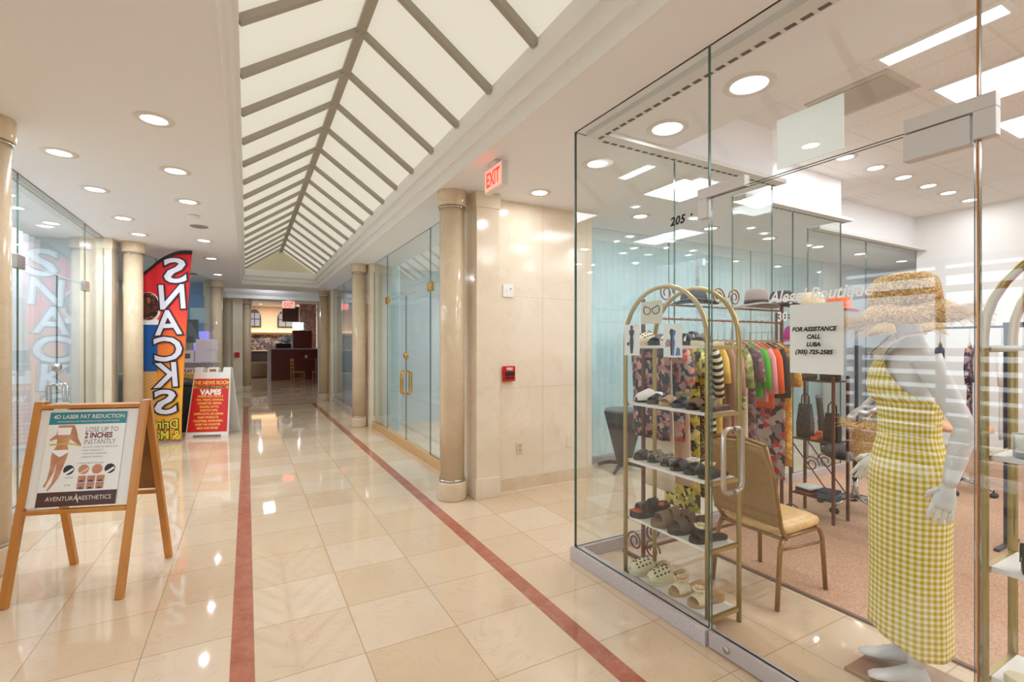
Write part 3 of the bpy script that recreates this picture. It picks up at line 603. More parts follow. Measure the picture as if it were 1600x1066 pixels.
cone('cone_print', disc(-.215, 2.10, .145, .215, -.0185), Pvor('brown dots print', [(0, (84, 48, 34)), (.4, (50, 26, 22)), (.7, (150, 100, 60)), (.85, (120, 40, 30))], 26))
q = lambda z0, z1, a, d: MB().poly3([(-.35, z0), (a, z0), (a+.0, z1), (-.35, z1)], (0, d, 0), (1, 0, 0), (0, 0, 1))
cone('cone_print', q(1.82, 1.90, -.075, -.0185), WHP); cone('cone_print', q(1.10, 1.82, -.09, -.0185), P('blue cup print', (24, 92, 168), .6))
cone('cone_print', q(.12, 1.10, -.1, -.0185), Pstripe('waffle print', (226, 176, 106), (206, 150, 82), 22, 'Z', rot=(0, .5, 0), duty=.8))
# ---- black bin and lottery stand beyond it
bn = thing('trash_bin', 'black round bin standing between the flag and the sidewalk sign', 'bin', (-.98, 10.2, 0))
obj('body', MB().lathe([(.15, 0), (.17, .05), (.18, .78), (.17, .8)], 28), BLACK, bn); obj('lid', MB().lathe([(.185, .8), (.19, .84), (.17, .9), (.06, .93)], 28), P('dark grey plastic', (50, 52, 56), .35), bn)
ls = thing('lottery_stand', 'pale play station stand carrying the white boxes behind the sidewalk sign', 'stand', (-.82, 10.75, 0), math.radians(-20))
obj('cabinet', MB().bb(-.32, .32, -.2, .2, 0, .8), P('pale grey laminate', (206, 210, 214), .4), ls, bev=.005)
obj('display_panel', MB().bb(-.3, .3, .0, .02, .8, 1.18), P('lilac white panel', (222, 214, 232), .5), ls)
obj('top_shelf', MB().bb(-.33, .33, -.18, .2, 1.18, 1.2), P('pale grey laminate', (206, 210, 214), .4), ls)
h = obj('header', MB().bb(-.2, .26, -.21, -.19, .86, 1.09), P('yellow header', (238, 190, 60), .5), ls)
obj('header_panel', MB().bb(-.2, .26, -.214, -.21, .98, 1.09), WHT, h); obj('lettering', MB().text('PLAY HERE', (.03, -.2155, 1.005), (1, 0, 0), (0, 0, 1), .085, bold=.003, shear=.2, xs=.85), P('red print', (196, 36, 50), .5), h)
for i, (x, z, s) in enumerate(((-.17, 1.2, 'with a brown square'), (.16, 1.2, 'lower right of three'), (.17, 1.41, 'on top of the lower right one'))):
    b = thing('box', 'white carton on the lottery stand, '+s, 'box', (-.82+x*math.cos(.35), 10.75-x*math.sin(.35), z+.001), math.radians(-20), 'white cartons on the lottery stand')
    obj('carton', MB().bb(-.15, .15, -.1, .1, 0, .205), P('white carton', (230, 224, 232), .6), b, bev=.004)
    if i == 0: obj('print', MB().bb(.0, .1, -.102, -.1, .06, .15), P('brown square print', (120, 96, 84), .6), b)
# snack shop behind the diagonal glass: screen, frosted board, blue panel, glow
scn = thing('screen', 'dark screen showing a grey letter A behind the snack flag', 'screen', (-1.16, 12.52, 1.56), math.radians(-15))
obj('panel', MB().bb(-.24, .24, -.03, .03, 0, .5), P('black screen', (34, 22, 24), .25), scn); obj('letter', MB().text('A', (.1, -.032, .08), (1, 0, 0), (0, 0, 1), .46, bold=.03), P('grey screen letter', (92, 88, 90), .5), scn)
tag(obj('light_box', MB().bb(-.15, .13, -.03, .03, 0, .6), emis('violet blue lit panel', (150, 140, 240), 1.1), loc=(-.9, 13.0, 1.22), rz=math.radians(-15)), 'violet blue lit panel in the snack shop behind the boxes', 'light box')
tag(obj('frosted_board', MB().bb(-.16, .16, -.008, .008, 0, .34), P('pale green board', (190, 214, 210), .4), loc=(-.95, 12.8, 2.0), rz=math.radians(-15)), 'pale green square board hanging behind the snack shop glass', 'board')
tag(obj('counter', MB().bb(-.9, .9, -.3, .3, 0, 1.0), P('grey green counter', (150, 166, 166), .5), loc=(-1.75, 11.2, 0), rz=math.radians(75)), 'grey green counter inside the snack shop', 'counter')
tag(obj('wall_panel', MB().bb(-.35, .3, 0, .04, 0, 1.22), P('sky blue panel', (84, 164, 220), .5), loc=(-1.2, 13.35, 1.76)), 'sky blue panel on the snack shop wall, right of the flag top', 'wall panel')
mr = thing('magazine_rack', 'dark rack of colourful packets inside the left glass shop', 'rack', (-2.2, 4.75, 0), math.radians(90))
obj('frame', MB().bb(-.2, .2, 0, .3, 0, .05).bb(-.2, .2, .28, .3, 0, 1.7).bb(-.21, -.19, 0, .3, 0, 1.7).bb(.19, .21, 0, .3, 0, 1.7), P('navy rack', (40, 50, 84), .5), mr)
for i in range(5):
    obj('shelf', MB().bb(-.19, .19, 0, .29, .1+i*.32, .115+i*.32), P('navy rack', (40, 50, 84), .5), mr)
for i in range(5):
    for j in range(3):
        cc = [(198, 60, 80), (90, 120, 190), (216, 170, 180), (230, 200, 90), (130, 90, 150)][(i*2+j) % 5]
        z = .115+i*.32
        tag(obj('snack_packet', MB().loft([[(-.05, -.02, 0), (.05, -.02, 0), (.05, .02, 0), (-.05, .02, 0)], [(-.055, -.03, .1), (.055, -.03, .1), (.055, .03, .1), (-.055, .03, .1)], [(-.05, -.003, .2), (.05, -.003, .2), (.05, .003, .2), (-.05, .003, .2)]], sm=False), P('packet %d' % ((i*2+j) % 5), cc, .5), loc=(-2.36, 4.63+j*.12, z+.001)), '%s packet on the %s shelf of the dark rack, %s' % (['red', 'blue', 'pale pink', 'yellow', 'purple'][(i*2+j) % 5], ['lowest', 'second', 'third', 'fourth', 'top'][i], ['near end', 'middle', 'far end'][j]), 'packet', 'packets on the rack')
tag(obj('teal_ribbon', MB().loft([[(0, -.11+.22*i/8, -.02*math.sin(PI*i/8)+k) for k in (0, .035)]+[(.006, -.11+.22*i/8, -.02*math.sin(PI*i/8)+k) for k in (.035, 0)] for i in range(9)], sm=False), TEAL, loc=(-1.668, 6.72, .86)), 'teal band strung across the left door pulls', 'ribbon')
# ---- exit signs
def exit_sign(x, y, z, rz, label, s=1., both=False):
    t = thing('exit_sign', label, 'exit sign', (x, y, z), rz, None)
    obj('housing', MB().bb(-.16*s, .16*s, -.025, .025, -.2*s, 0).bb(-.05, .05, -.03, .03, 0, .03), P('white sign housing', (238, 226, 220), .5), t, bev=.004)
    f = obj('face', MB().bb(-.145*s, .145*s, -.0285, -.025, -.185*s, -.015*s), P('pink lit face', (255, 214, 204), .5, emit=(255, 150, 130), es=.55), t)
    obj('lettering', MB().text('EXIT', (0, -.0295, -.155*s), (1, 0, 0), (0, 0, 1), .165*s, bold=.004*s, xs=.72), emis('red lit letters', (255, 40, 30), 2.2), f)
    if both: [obj('side_grille', MB().bb(k*.163*s-.003, k*.163*s+.003, -.022, .022, -.19*s, -.01), P('pale grille', (206, 200, 192), .6), t) for k in (-1, 1)]
    return t
exit_sign(1.78, 3.52, 2.965, math.radians(-90), 'red lit exit sign hanging beside the near right column', 1., True)
exit_sign(1.2, 17.45, 2.96, math.radians(-12), 'small red exit sign over the food court doorway', 1.2)
# ---- fittings on the marble wall
wp = lambda x, z: (x, 4.409, z)
t = thing('wall_plate', 'white square plate high on the bare marble wall', 'wall plate', wp(2.37, 2.066))
obj('plate', MB().bb(-.064, .064, -.012, 0, -.066, .066), WHT, t, bev=.003); obj('buttons', MB().lathe([(.008, 0), (.008, .004)], 12).xf(Matrix.Translation((.025, -.012, .02)) @ Matrix.Rotation(PI/2, 4, 'X')).lathe([(.006, 0), (.006, .002)], 12, (-.03, -.03, .0)), P('grey button', (120, 120, 120), .5), t)
t = thing('fire_alarm', 'small red fire alarm box on the marble wall', 'fire alarm', wp(2.366, 1.21))
obj('case', MB().bb(-.066, .066, -.045, 0, -.078, .078), P('red alarm plastic', (196, 28, 30), .35), t, bev=.005)
obj('bar', MB().bb(-.05, .05, -.055, -.045, -.02, .02).bb(-.05, .05, -.05, -.045, -.05, -.035), P('dark alarm bar', (40, 34, 36), .4), t)
obj('lettering', MB().text('FIRE', (0, -.0465, .035), (1, 0, 0), (0, 0, 1), .04, bold=.001), WHP, t)
t = thing('power_outlet', 'beige double power outlet low on the marble wall', 'outlet', wp(2.51, .425))
obj('plate', MB().bb(-.038, .038, -.008, 0, -.06, .06), P('beige plate', (226, 212, 184), .5), t, bev=.002); obj('socket', MB().bb(-.018, .018, -.011, -.008, .008, .04).bb(-.018, .018, -.011, -.008, -.04, -.008), P('socket face', (190, 176, 150), .5), t)
t = thing('blank_plate', 'blank beige plate low on the marble wall near the glass', 'wall plate', wp(3.14, .43)); obj('plate', MB().bb(-.036, .036, -.007, 0, -.058, .058), P('beige plate', (226, 212, 184), .5), t, bev=.002)
tag(obj('fire_alarm', MB().bb(-.07, .07, -.05, 0, -.08, .08), P('red alarm plastic', (196, 28, 30), .35), loc=(-.28, 17.79, 1.2)), 'tiny red alarm box beside the farthest column', 'fire alarm')
# ---- food court beyond the doorway
for k, (x, y) in enumerate(((.6, 27.6), (2.4, 27.6))): downlight(x, y, 3.6, 'added unseen food court downlight, %s' % ('over the left arched cabinet', 'over the right arched cabinet')[k], .075, 70, 'added downlights of the food court')  # unseen lamps added behind the soffit to brighten the peach wall
WOODR = Pn('red brown veneer', [(.3, (92, 34, 30)), (.7, (116, 46, 40))], 3, .35, sc=(1, 1, 6)); PEACH = P('peach wall paint', (228, 192, 150), .8)
st('wall_far', MB().bb(-7, 2.3, 29.2, 29.3, 2.1, 3.6).bb(2.3, 13.1, 29.2, 29.3, 0, 3.6), PEACH)
st('wall_backsplash', MB().bb(-7, 2.3, 29.15, 29.25, 0, 2.1), Pvor('dark mosaic tiles', [(0, (84, 70, 66)), (.35, (120, 100, 92)), (.6, (60, 50, 52)), (.8, (150, 128, 112))], 9))
ct = thing('service_counter', 'dark red wood counter in the food court with a white edge', 'counter', (.9, 23.0, 0))
obj('front_panel', MB().bb(0, 3.0, 0, .12, 0, 1.33), WOODR, ct); obj('worktop', MB().bb(-.1, 3.02, -.05, .6, 1.33, 1.37), P('pale counter top', (206, 196, 204), .3), ct)
obj('end_panel', MB().bb(-.12, 0, -.02, .6, 0, 1.33), P('pale counter end', (206, 200, 214), .4), ct); obj('outlet', MB().bb(1.33, 1.43, -.012, 0, .95, 1.07), WHT, ct)
tag(obj('partition_panel', MB().bb(.86, 1.62, .0, .08, 1.3706, 2.15).bb(.82, .86, .0, .1, 1.3706, 2.15, 1), [WOODR, P('pale counter end', (206, 200, 214), .4)], loc=(.9, 23.0, 0)), 'dark red partition standing on the food court counter', 'partition')
tag(obj('brick_pillar', MB().bb(0, .75, 0, .5, 0, 3.6), Pvor('pink brick', [(0, (176, 140, 128)), (.4, (196, 164, 150)), (.7, (158, 120, 112))], 9), loc=(2.35, 26.5, 0)), 'pink brick pillar behind the food court counter', 'pillar')
tag(obj('brick_pillar', MB().bb(0, .5, 0, .4, 0, 3.6), Pvor('grey purple brick', [(0, (120, 110, 120)), (.4, (140, 130, 140)), (.7, (96, 86, 98))], 9), loc=(3.0, 24.8, 0)), 'grey purple brick pillar nearest the right column', 'pillar')
for i, (x, wd) in enumerate(((.35, .62), (1.85, .8))):
    t = thing('arched_cabinet_door', ('left' if i == 0 else 'right')+' arched dark glass door in the peach kitchen cabinets', 'cabinet door', (x, 29.18, 2.48))
    ar = [(-wd/2, 0), (wd/2, 0), (wd/2, .45)]+[(wd/2*math.cos(a), .45+.5*math.sin(a)) for a in (PI*j/12 for j in range(1, 12))]+[(-wd/2, .45)]
    obj('frame', MB().poly3(ar, (0, 0, 0), (1, 0, 0), (0, 0, 1), .04), P('dark brown frame', (48, 36, 30), .5), t)
    for x0, x1, z0, z1 in ((-wd/2+.07, -.02, .06, .4), (.02, wd/2-.07, .06, .4), (-wd/2+.07, -.02, .45, .75), (.02, wd/2-.07, .45, .75)): obj('pane', MB().bb(x0, x1, -.05, -.03, z0, z1), P('grey pane', (150, 150, 146), .2), t)
kb = thing('kitchen_cabinet', 'dark low kitchen cabinets under the mosaic', 'cabinet', (-1.5, 28.4, 0)); obj('body', MB().bb(0, 3.4, 0, .65, .1, 1.2), P('dark cabinet', (52, 40, 38), .5), kb); obj('worktop', MB().bb(-.02, 3.42, -.03, .65, 1.2, 1.26), P('tan worktop', (206, 176, 140), .4), kb)
tag(obj('light_shelf', MB().bb(-1.5, 2.3, 0, .3, 0, .12), P('cream shelf', (240, 214, 160), .5, emit=(255, 220, 160), es=.5), loc=(0, 28.88, 2.2)), 'lit cream pelmet under the peach cabinets', 'pelmet')
tag(obj('menu_screen', MB().bb(0, .5, 0, .06, 0, .38), emis('pale blue lit screen', (190, 226, 255), 1.6), loc=(1.95, 25.9, 2.26)), 'pale blue lit screen over the food court partition', 'screen')
tag(obj('hood', MB().bb(0, .75, 0, .5, 0, .75), P('dark brown hood', (84, 50, 40), .5), loc=(1.55, 26.6, 2.7)), 'dark brown box above the lit menu screen', 'hood')
em = thing('espresso_machine', 'dark machine with a shiny dome on the counter', 'machine', (1.4, 23.42, 1.371)); obj('body', MB().bb(-.3, .3, -.2, .2, 0, .22), BLACK, em); obj('dome', MB().ell((.12, -.05, .42), (.22, .2, .2)), P('blue white dome', (190, 210, 235), .15, .6), em)
tag(obj('armchair', MB().lathe([(.35, 0), (.42, .1), (.45, .5), (.4, .72), (.34, .72), (.32, .42), (.01, .4)], 20), P('taupe upholstery', (150, 128, 104), .8), loc=(.45, 25.5, .0)), 'taupe tub chair left of the food court counter', 'armchair')
tb = thing('cafe_table', 'dark cafe table in front of the food court counter', 'table', (2.55, 21.2, 0)); obj('tabletop', MB().bb(-.55, .55, -.4, .4, .9, .94), P('dark red tabletop', (84, 36, 36), .3), tb); obj('pedestal', MB().lathe([(.28, 0), (.28, .03), (.05, .05), (.05, .9)], 20), BLACK, tb)
def cafe_chair(x, y, rz, label):
    t = thing('cafe_chair', label, 'chair', (x, y, 0), rz, 'wooden cafe chairs'); wd = P('tan chair wood', (166, 122, 72), .5)
    obj('seat', MB().bb(-.2, .2, -.2, .2, .44, .48), wd, t)
    for sx in (-1, 1):
        obj('leg', MB().bar((sx*.18, .18, 0), (sx*.18, .18, .44), .04), wd, t); obj('leg', MB().bar((sx*.18, -.2, 0), (sx*.18, -.22, 1.0), .04), wd, t)
    obj('backrest', MB().bb(-.18, .18, -.235, -.215, .62, .68).bb(-.18, .18, -.24, -.22, .75, .81).bb(-.18, .18, -.24, -.22, .88, .98), wd, t)
    obj('stretcher', MB().bar((-.18, .18, .2), (-.18, -.2, .2), .025).bar((.18, .18, .2), (.18, -.2, .2), .025), wd, t)
cafe_chair(1.75, 20.6, math.radians(-80), 'wooden cafe chair at the left side of the dark table'); cafe_chair(2.5, 20.45, math.radians(10), 'wooden cafe chair half hidden by the far right column')
# ================================================================ THE BOUTIQUE
def lerp_tab(tab, t):
    for (a, va), (b, vb) in zip(tab, tab[1:]):
        if t <= b: return va+(vb-va)*(t-a)/(b-a)
    return tab[-1][1]
# ---- arched gold shelves
def arched_shelf(x, y0, label, n=(1.5, 1.145, .785, .43, .08)):
    t = thing('shoe_shelf', label, 'shelf', (x, y0, 0)); W, D = .62, .25; r = W/2
    for k in (0, D):
        pts = [(k, 0, .0), (k, 0, .6), (k, 0, 1.2)]+[(k, r-r*math.cos(PI*i/16), 1.53+r*math.sin(PI*i/16)) for i in range(17)]+[(k, W, 1.2), (k, W, .6), (k, W, 0)]
        obj('arch_frame', MB().tube(pts, .0135, 8), GOLD, t)
    for z in n:
        s = obj('shelf_board', MB().bb(.013, D-.013, .014, W-.014, z-.016, z), P('white shelf board', (232, 228, 220), .35), t)
        obj('shelf_rail', MB().bb(-.008, D+.008, -.006, .012, z-.022, z-.002).bb(-.008, D+.008, W-.012, W+.006, z-.022, z-.002), GOLD, s)
    return t
arched_shelf(2.095, 1.71, 'gold arched shelf full of shoes right behind the glass corner')
arched_shelf(2.10, .02, 'gold arched shelf cut off by the right edge of the picture')
# ---- shoes: toe along +x, heel at the origin
WT = [(0, .016), (.04, .025), (.12, .031), (.35, .029), (.55, .034), (.74, .044), (.88, .039), (.96, .025), (1, .012)]
def shoe(kind, loc, rz, label, cs, cu, group, L=.235, th=.022, heel=0., cx=None, s=1., ci=None):
    """cs sole material, cu upper material, cx decoration"""
    t = thing('shoe', label, 'shoe', loc, rz, group); t.scale = (s, s, s)
    hz = lambda u: heel*max(0, 1-u/.7)**1.5
    rings = []
    for i in range(15):
        u = i/14; w = lerp_tab(WT, u); x = L*u; top = th+hz(u)+.006*max(0, u-.85)*6; bot = hz(u)*.55 if u > .22 else 0
        rings.append([(x, -w, bot), (x, w, bot), (x, w*1.03, (bot+top)/2), (x, w, top), (x, -w, top), (x, -w*1.03, (bot+top)/2)])
    obj('sole', MB().loft(rings, sm=False), cs, t, bev=.003)
    def dome(u0, u1, h, skip=None, wk=1.04, pw=.75, nu=14, nv=14, col=0):
        def f(a, b):
            u = u0+(u1-u0)*a; w = lerp_tab(WT, u)*wk; q = PI*b; hh = h(u)
            return (L*u, w*math.cos(q), th*.7+hz(u)+hh*math.sin(q)**pw)
        return MB().grid(f, nu, nv, col, skip)
    if kind in ('slide', 'flower', 'fuzzy', 'bow'):
        obj('strap', dome(.50, .84, lambda u: .052*(1-.4*abs(u-.62)/.2)+(.014 if kind == 'fuzzy' else 0)), cu, t, sol=.012 if kind == 'fuzzy' else .005)
        if kind == 'fuzzy':
            m = MB()
            for i in range(70):
                u = R.uniform(.48, .86); q = PI*R.uniform(.08, .92); w = lerp_tab(WT, u)*1.1
                c = (L*u, w*math.cos(q), th+.06*math.sin(q)**.75); m.ell(c, (.010, .009, .009), 5, 4)
            obj('pile', m, cu, t)
    if kind == 'slide2':
        for a, b, h in ((.36, .52, .062), (.6, .78, .05)): obj('strap', dome(a, b, lambda u: h, nu=5), cu, t, sol=.006)
        for y in (-1, 1): obj('buckle', MB().box((L*.44, y*.034, th+.022), (.014, .005, .014)), cx or STEEL, t)
    if kind == 'sport':
        obj('insole', MB().loft([[(L*u, -lerp_tab(WT, u)*.88, th+.004), (L*u, lerp_tab(WT, u)*.88, th+.004), (L*u, lerp_tab(WT, u)*.88, th-.004), (L*u, -lerp_tab(WT, u)*.88, th-.004)] for u in (k/12 for k in range(13))], sm=False), ci or cu, t)
        obj('heel_counter', dome(.0, .40, lambda u: .075-.05*max(0, u-.15), lambda a, b: .2 < b < .8), cu, t, sol=.007)
        for a, b, h in ((.34, .52, .082), (.58, .80, .062)): obj('strap', dome(a, b, lambda u: h-.06*(u-a), nu=5, wk=1.1), cx or cu, t, sol=.008)
        obj('side_band', dome(.2, .72, lambda u: .05, lambda a, b: .22 < b < .78, wk=1.06), cu, t, sol=.006)
        for y in (-1, 1): obj('tab', MB().box((L*.26, y*.036, th+.045), (.03, .006, .018)), ci or cx or cu, t)
    if kind == 'clog':
        obj('upper', dome(.0, 1., lambda u: lerp_tab([(0, .05), (.1, .058), (.3, .03), (.42, .05), (.55, .07), (.72, .062), (.9, .042), (1, .02)], u), lambda a, b: (a < .44 and .2 < b < .8)), cu, t, sol=.007, sub=1)
        m = MB()
        for a in (.55, .65, .75, .84):
            for b in (.2, .35, .5, .65, .8):
                u = a+.02*((b*20) % 2); w = lerp_tab(WT, u)*1.1; q = PI*b; hh = lerp_tab([(0, .05), (.42, .05), (.55, .07), (.72, .062), (.9, .042), (1, .02)], u)
                m.ell((L*u, w*math.cos(q), th*.7+hh*1.04*math.sin(q)**.75+.001), (.008, .006, .0055), 6, 4)
        obj('vent_hole', m, P('dark vent hole', (84, 72, 52), .7), t)['kind'] = 'stuff'
        for y in (-1, 1): obj('rivet', MB().ell((L*.4, y*.037, th+.03), (.006, .003, .006), 8, 5), BLACK, t)
    if kind == 'sneaker':
        obj('upper', dome(.0, 1., lambda u: lerp_tab([(0, .055), (.3, .06), (.5, .075), (.75, .055), (.9, .042), (1, .025)], u), lambda a, b: (a < .38 and .28 < b < .72)), cu, t, sol=.006)
    if kind in ('flower',):
        m = MB()
        for k in range(7):
            a = 2*PI*k/7; m.ell((L*.68+.024*math.cos(a), .024*math.sin(a), th+.058), (.02, .014, .009), 8, 5, R=Matrix.Rotation(a, 3, 'Z') @ Matrix.Rotation(-.5, 3, 'Y'))
        for k in range(5):
            a = 2*PI*k/5+.3; m.ell((L*.68+.011*math.cos(a), .011*math.sin(a), th+.068), (.012, .008, .007), 7, 5, R=Matrix.Rotation(a, 3, 'Z') @ Matrix.Rotation(-.9, 3, 'Y'))
        obj('flower', m, cx, t)
    if kind == 'bow':
        m = MB()
        for sy in (-1, 1): m.loft([[(L*.66-.02*k, sy*(.004+.034*f), th+.06-.016*k), (L*.66+.02*k, sy*(.004+.034*f), th+.06-.016*k), (L*.66+.02*k, sy*(.004+.034*f), th+.06+.014*k), (L*.66-.02*k, sy*(.004+.034*f), th+.06+.014*k)] for f, k in ((0, .4), (.5, 1), (1, .9))], sm=False)
        obj('bow', m.ell((L*.66, 0, th+.06), (.012, .01, .012), 8, 5), cx, t)
    return t
def rub(n, c, r=.5): return P('shoe '+n, c, r)
CR = rub('cream', (226, 212, 176), .45); SAGE = rub('stone cream', (216, 208, 170), .45); BK = rub('black', (30, 28, 28), .5); BR = rub('brown', (88, 66, 52), .55); TN = rub('tan', (186, 148, 104), .6); TP = rub('taupe', (128, 104, 80), .8)
OR = rub('orange', (230, 96, 44), .5); NV = rub('navy', (44, 44, 66), .6); GY = rub('grey', (150, 158, 162), .6); WO = rub('white', (232, 230, 220), .6); OL = rub('olive', (120, 122, 66), .7)
LEO = Pn('leopard pile', [(.42, (40, 34, 30)), (.5, (206, 190, 168)), (.6, (60, 50, 44))], 120, .9, mode='CONSTANT')
WEAVE = Pn('tan weave', [(.4, (170, 134, 92)), (.6, (214, 184, 140))], 120, .8)
NARROW = {1.145: .9, .785: .9}
def row(z, items, x=2.335, y0=2.275, rz=PI):
    for it in items:
        y, args, kw = it[0], it[1:-1], dict(it[-1]); kw.setdefault('s', NARROW.get(z, 1.))
        shoe(args[0], (x+kw.pop('dx', 0), y, z+.0008), rz+kw.pop('rz', 0), args[1], args[2], args[3], 'shoes on the arched shelf by the glass corner', **kw)
row(1.5, [(2.24, 'clog', 'cream clog at the far end of the top shelf', CR, CR, {}), (2.13, 'slide', 'black slide behind the blue dress poster', BK, BK, {}), (2.03, 'clog', 'pinkish white clog in the middle of the top shelf', WO, rub('blush white', (236, 208, 196)), {}), (1.92, 'slide2', 'black two-strap slide on the top shelf', BK, BK, {}), (1.81, 'slide', 'dark brown slide with a cream lining at the near end of the top shelf', CR, BR, {})])
row(1.145, [(2.265, 'sneaker', 'cream slip-on with a dark sole on the second shelf', BK, WO, {}), (2.165, 'slide', 'glossy brown and black slide on the second shelf', BR, rub('glossy dark brown', (58, 38, 30), .25), {}), (2.065, 'slide', 'tan woven slide on the second shelf', TN, WEAVE, {}), (1.965, 'bow', 'black slide with an olive bow on the second shelf', BK, BK, dict(cx=OL)), (1.865, 'slide', 'plain brown slide on the second shelf', BK, TP, {}), (1.768, 'slide', 'brown slide with a thick dark sole, nearest on the second shelf', BR, rub('warm brown', (120, 92, 66)), dict(th=.03))])
row(.785, [(2.28, 'slide', 'plain black flat at the far end of the third shelf', BK, BK, {}), (2.185, 'fuzzy', 'leopard plush slide, farther of the two on the third shelf', BK, LEO, dict(s=.8)), (2.078, 'fuzzy', 'leopard plush slide, nearer of the two on the third shelf', BK, LEO, dict(s=.8)), (1.978, 'slide', 'dark navy slide between the plush and the flowered slides', BK, NV, {}), (1.882, 'flower', 'black slide with a white flower on the third shelf', BK, BK, dict(cx=WO)), (1.78, 'flower', 'black slide with a cream flower, nearest on the third shelf', BK, BK, dict(cx=CR))])
row(.43, [(2.2, 'sport', 'chunky black sandal with orange lining on the fourth shelf', BK, BK, dict(cx=rub('glossy black', (26, 24, 24), .2), th=.034, s=1.08, rz=-.35, ci=OR)), (2.03, 'sport', 'taupe suede sport sandal on the fourth shelf', TP, TP, dict(s=1.08, th=.03, rz=-.3)), (1.915, 'sport', 'dark brown sport sandal on the fourth shelf', BK, BR, dict(s=1.05, th=.03, rz=-.25)), (1.785, 'flower', 'black slide with a pale yellow flower on the fourth shelf', BK, BK, dict(cx=CR, rz=-.2))])
row(.08, [(2.2, 'clog', 'cream foam clog with a smiling print, farther of the pair on the bottom shelf', SAGE, SAGE, dict(s=1.12, rz=-.3)), (2.06, 'clog', 'cream foam clog with rows of holes, nearer of the pair on the bottom shelf', SAGE, SAGE, dict(s=1.12, dx=.012, rz=-.3)), (1.93, 'flower', 'beige slide with a rose bow, farther of the two on the bottom shelf', TN, CR, dict(cx=rub('beige rose', (224, 196, 156), .6), heel=.03, rz=-.2)), (1.805, 'flower', 'beige slide with a ruffled flower, nearest on the bottom shelf', TN, CR, dict(cx=rub('pale ruffle', (232, 210, 176), .6), heel=.03, rz=-.15))])
f = 'shoes on the right arched shelf'
shoe('sneaker', (2.14, .58, 1.146), -1.1, 'grey and white slip-on on the right arched shelf', GY, WO, f, s=1.2); shoe('sport', (2.13, .56, .786), -1.2, 'black sandal with a lime green lining on the right arched shelf', BK, BK, f, s=1.15, th=.034, ci=rub('lime', (150, 226, 40), .5))
shoe('flower', (2.265, .57, .431), -1.62, 'grey blue jewelled slide on the right arched shelf', GY, rub('grey blue', (128, 150, 154), .4), f, cx=rub('jewel', (220, 226, 226), .2)); shoe('slide', (2.14, .60, .431), -1.62, 'cream pearly slide beside the grey blue one', CR, rub('pearl', (226, 200, 160), .3), f)
# ---- clothes
def garment(loc, rz, label, mat, length, w=.36, sleeve=0, pants=False, flare=1., name='garment', group='clothes on the bronze rack', smat=None, rail=.17, neck=.055, hk=.0145):
    t = thing(name, label, 'garment', loc, rz, group); m = MB(); rings = []; n = 24; ph = R.uniform(0, 6)
    zs = [0, -.02, -.05, -.10, -.2, -.34]+[-.34-(length-.34)*i/6 for i in range(1, 7)] if length > .4 else [0, -.02, -.05, -.1, -.2, -length]
    for z in zs:
        k = -z/length
        hw = lerp_tab([(0, neck), (.02, neck+.03), (.05, w*.40), (.1, w*.5), (.35, w*.44), (3, w*.47)], -z)*(1+(flare-1)*k)
        if pants: hw = w*(.32+.1*k*flare)
        dp = lerp_tab([(0, .014), (.1, .018), (.4, .02), (3, .02)], -z)
        rip = .0+.30*k
        rings.append([(hw*math.cos(a)*(1+.03*math.sin(7*a+ph)*k), dp*math.sin(a)*(1+rip*math.sin(6*a+ph+z*3))+.007*math.sin(9*math.cos(a)+ph)*k, z) for a in (2*PI*j/n for j in range(n))])
    obj('trousers' if pants else 'body', m.loft(rings), mat, t)
    if pants: obj('waistband', MB().loft([[(w*.33*math.cos(a), .025*math.sin(a), z) for a in (2*PI*j/20 for j in range(20))] for z in (.0, .035)]), mat, t)
    if sleeve:
        for sx in (-1, 1): obj('sleeve', MB().tube([(sx*w*.40, 0, -.065), (sx*w*.5, .005, -.13), (sx*w*.54, .01, -.1-sleeve*.5), (sx*w*.55, .0, -.09-sleeve)], [.027, .027, .026, .025], 10, flat=1.75), smat or mat, t)
    hg = obj('hanger', MB().tube([(-w*.44, 0, -.055), (-.05, 0, .01), (0, 0, .025), (.05, 0, .01), (w*.44, 0, -.055)], .005, 6), P('wood hanger', (176, 140, 96), .5), t)
    obj('hook', MB().tube([(0, 0, .02), (0, 0, rail-.05), (hk, 0, rail-.022)]+[(hk*math.cos(q), 0, rail-.001+hk*math.sin(q)) for q in (PI*j/8 for j in range(9))], .0022, 6), CHROME, hg)
    return t
FL1 = Pvor('dark floral print', [(0, (38, 40, 60)), (.4, (176, 120, 108)), (.6, (52, 48, 66)), (.75, (206, 156, 140)), (.9, (108, 62, 58))], 34)
FL2 = Pvor('orange bloom print', [(0, (48, 46, 64)), (.3, (198, 92, 66)), (.5, (196, 166, 148)), (.7, (72, 60, 70)), (.85, (222, 140, 110))], 26)
CRM = Pn('cream cloth', [(.3, (214, 196, 168)), (.7, (230, 216, 192))], 8, .85); BLU = Pn('blush cloth', [(.3, (206, 172, 148)), (.7, (222, 194, 170))], 8, .85)
GLD = Pvor('gold and black print', [(0, (206, 180, 60)), (.35, (40, 36, 26)), (.5, (228, 214, 120)), (.75, (150, 160, 60))], 30)
BRN = Pvor('brown dotted cloth', [(0, (70, 46, 38)), (.7, (196, 172, 140))], 90); BWS = Pstripe('black and cream stripes', (34, 30, 30), (228, 214, 186), 26, 'Z', rot=(.6, 0, 0))
YLW = Pn('yellow cloth', [(.3, (226, 184, 70)), (.7, (240, 208, 110))], 10, .8); DPK = Pn('dusty pink cloth', [(.3, (168, 124, 112)), (.7, (190, 148, 134))], 9, .85)
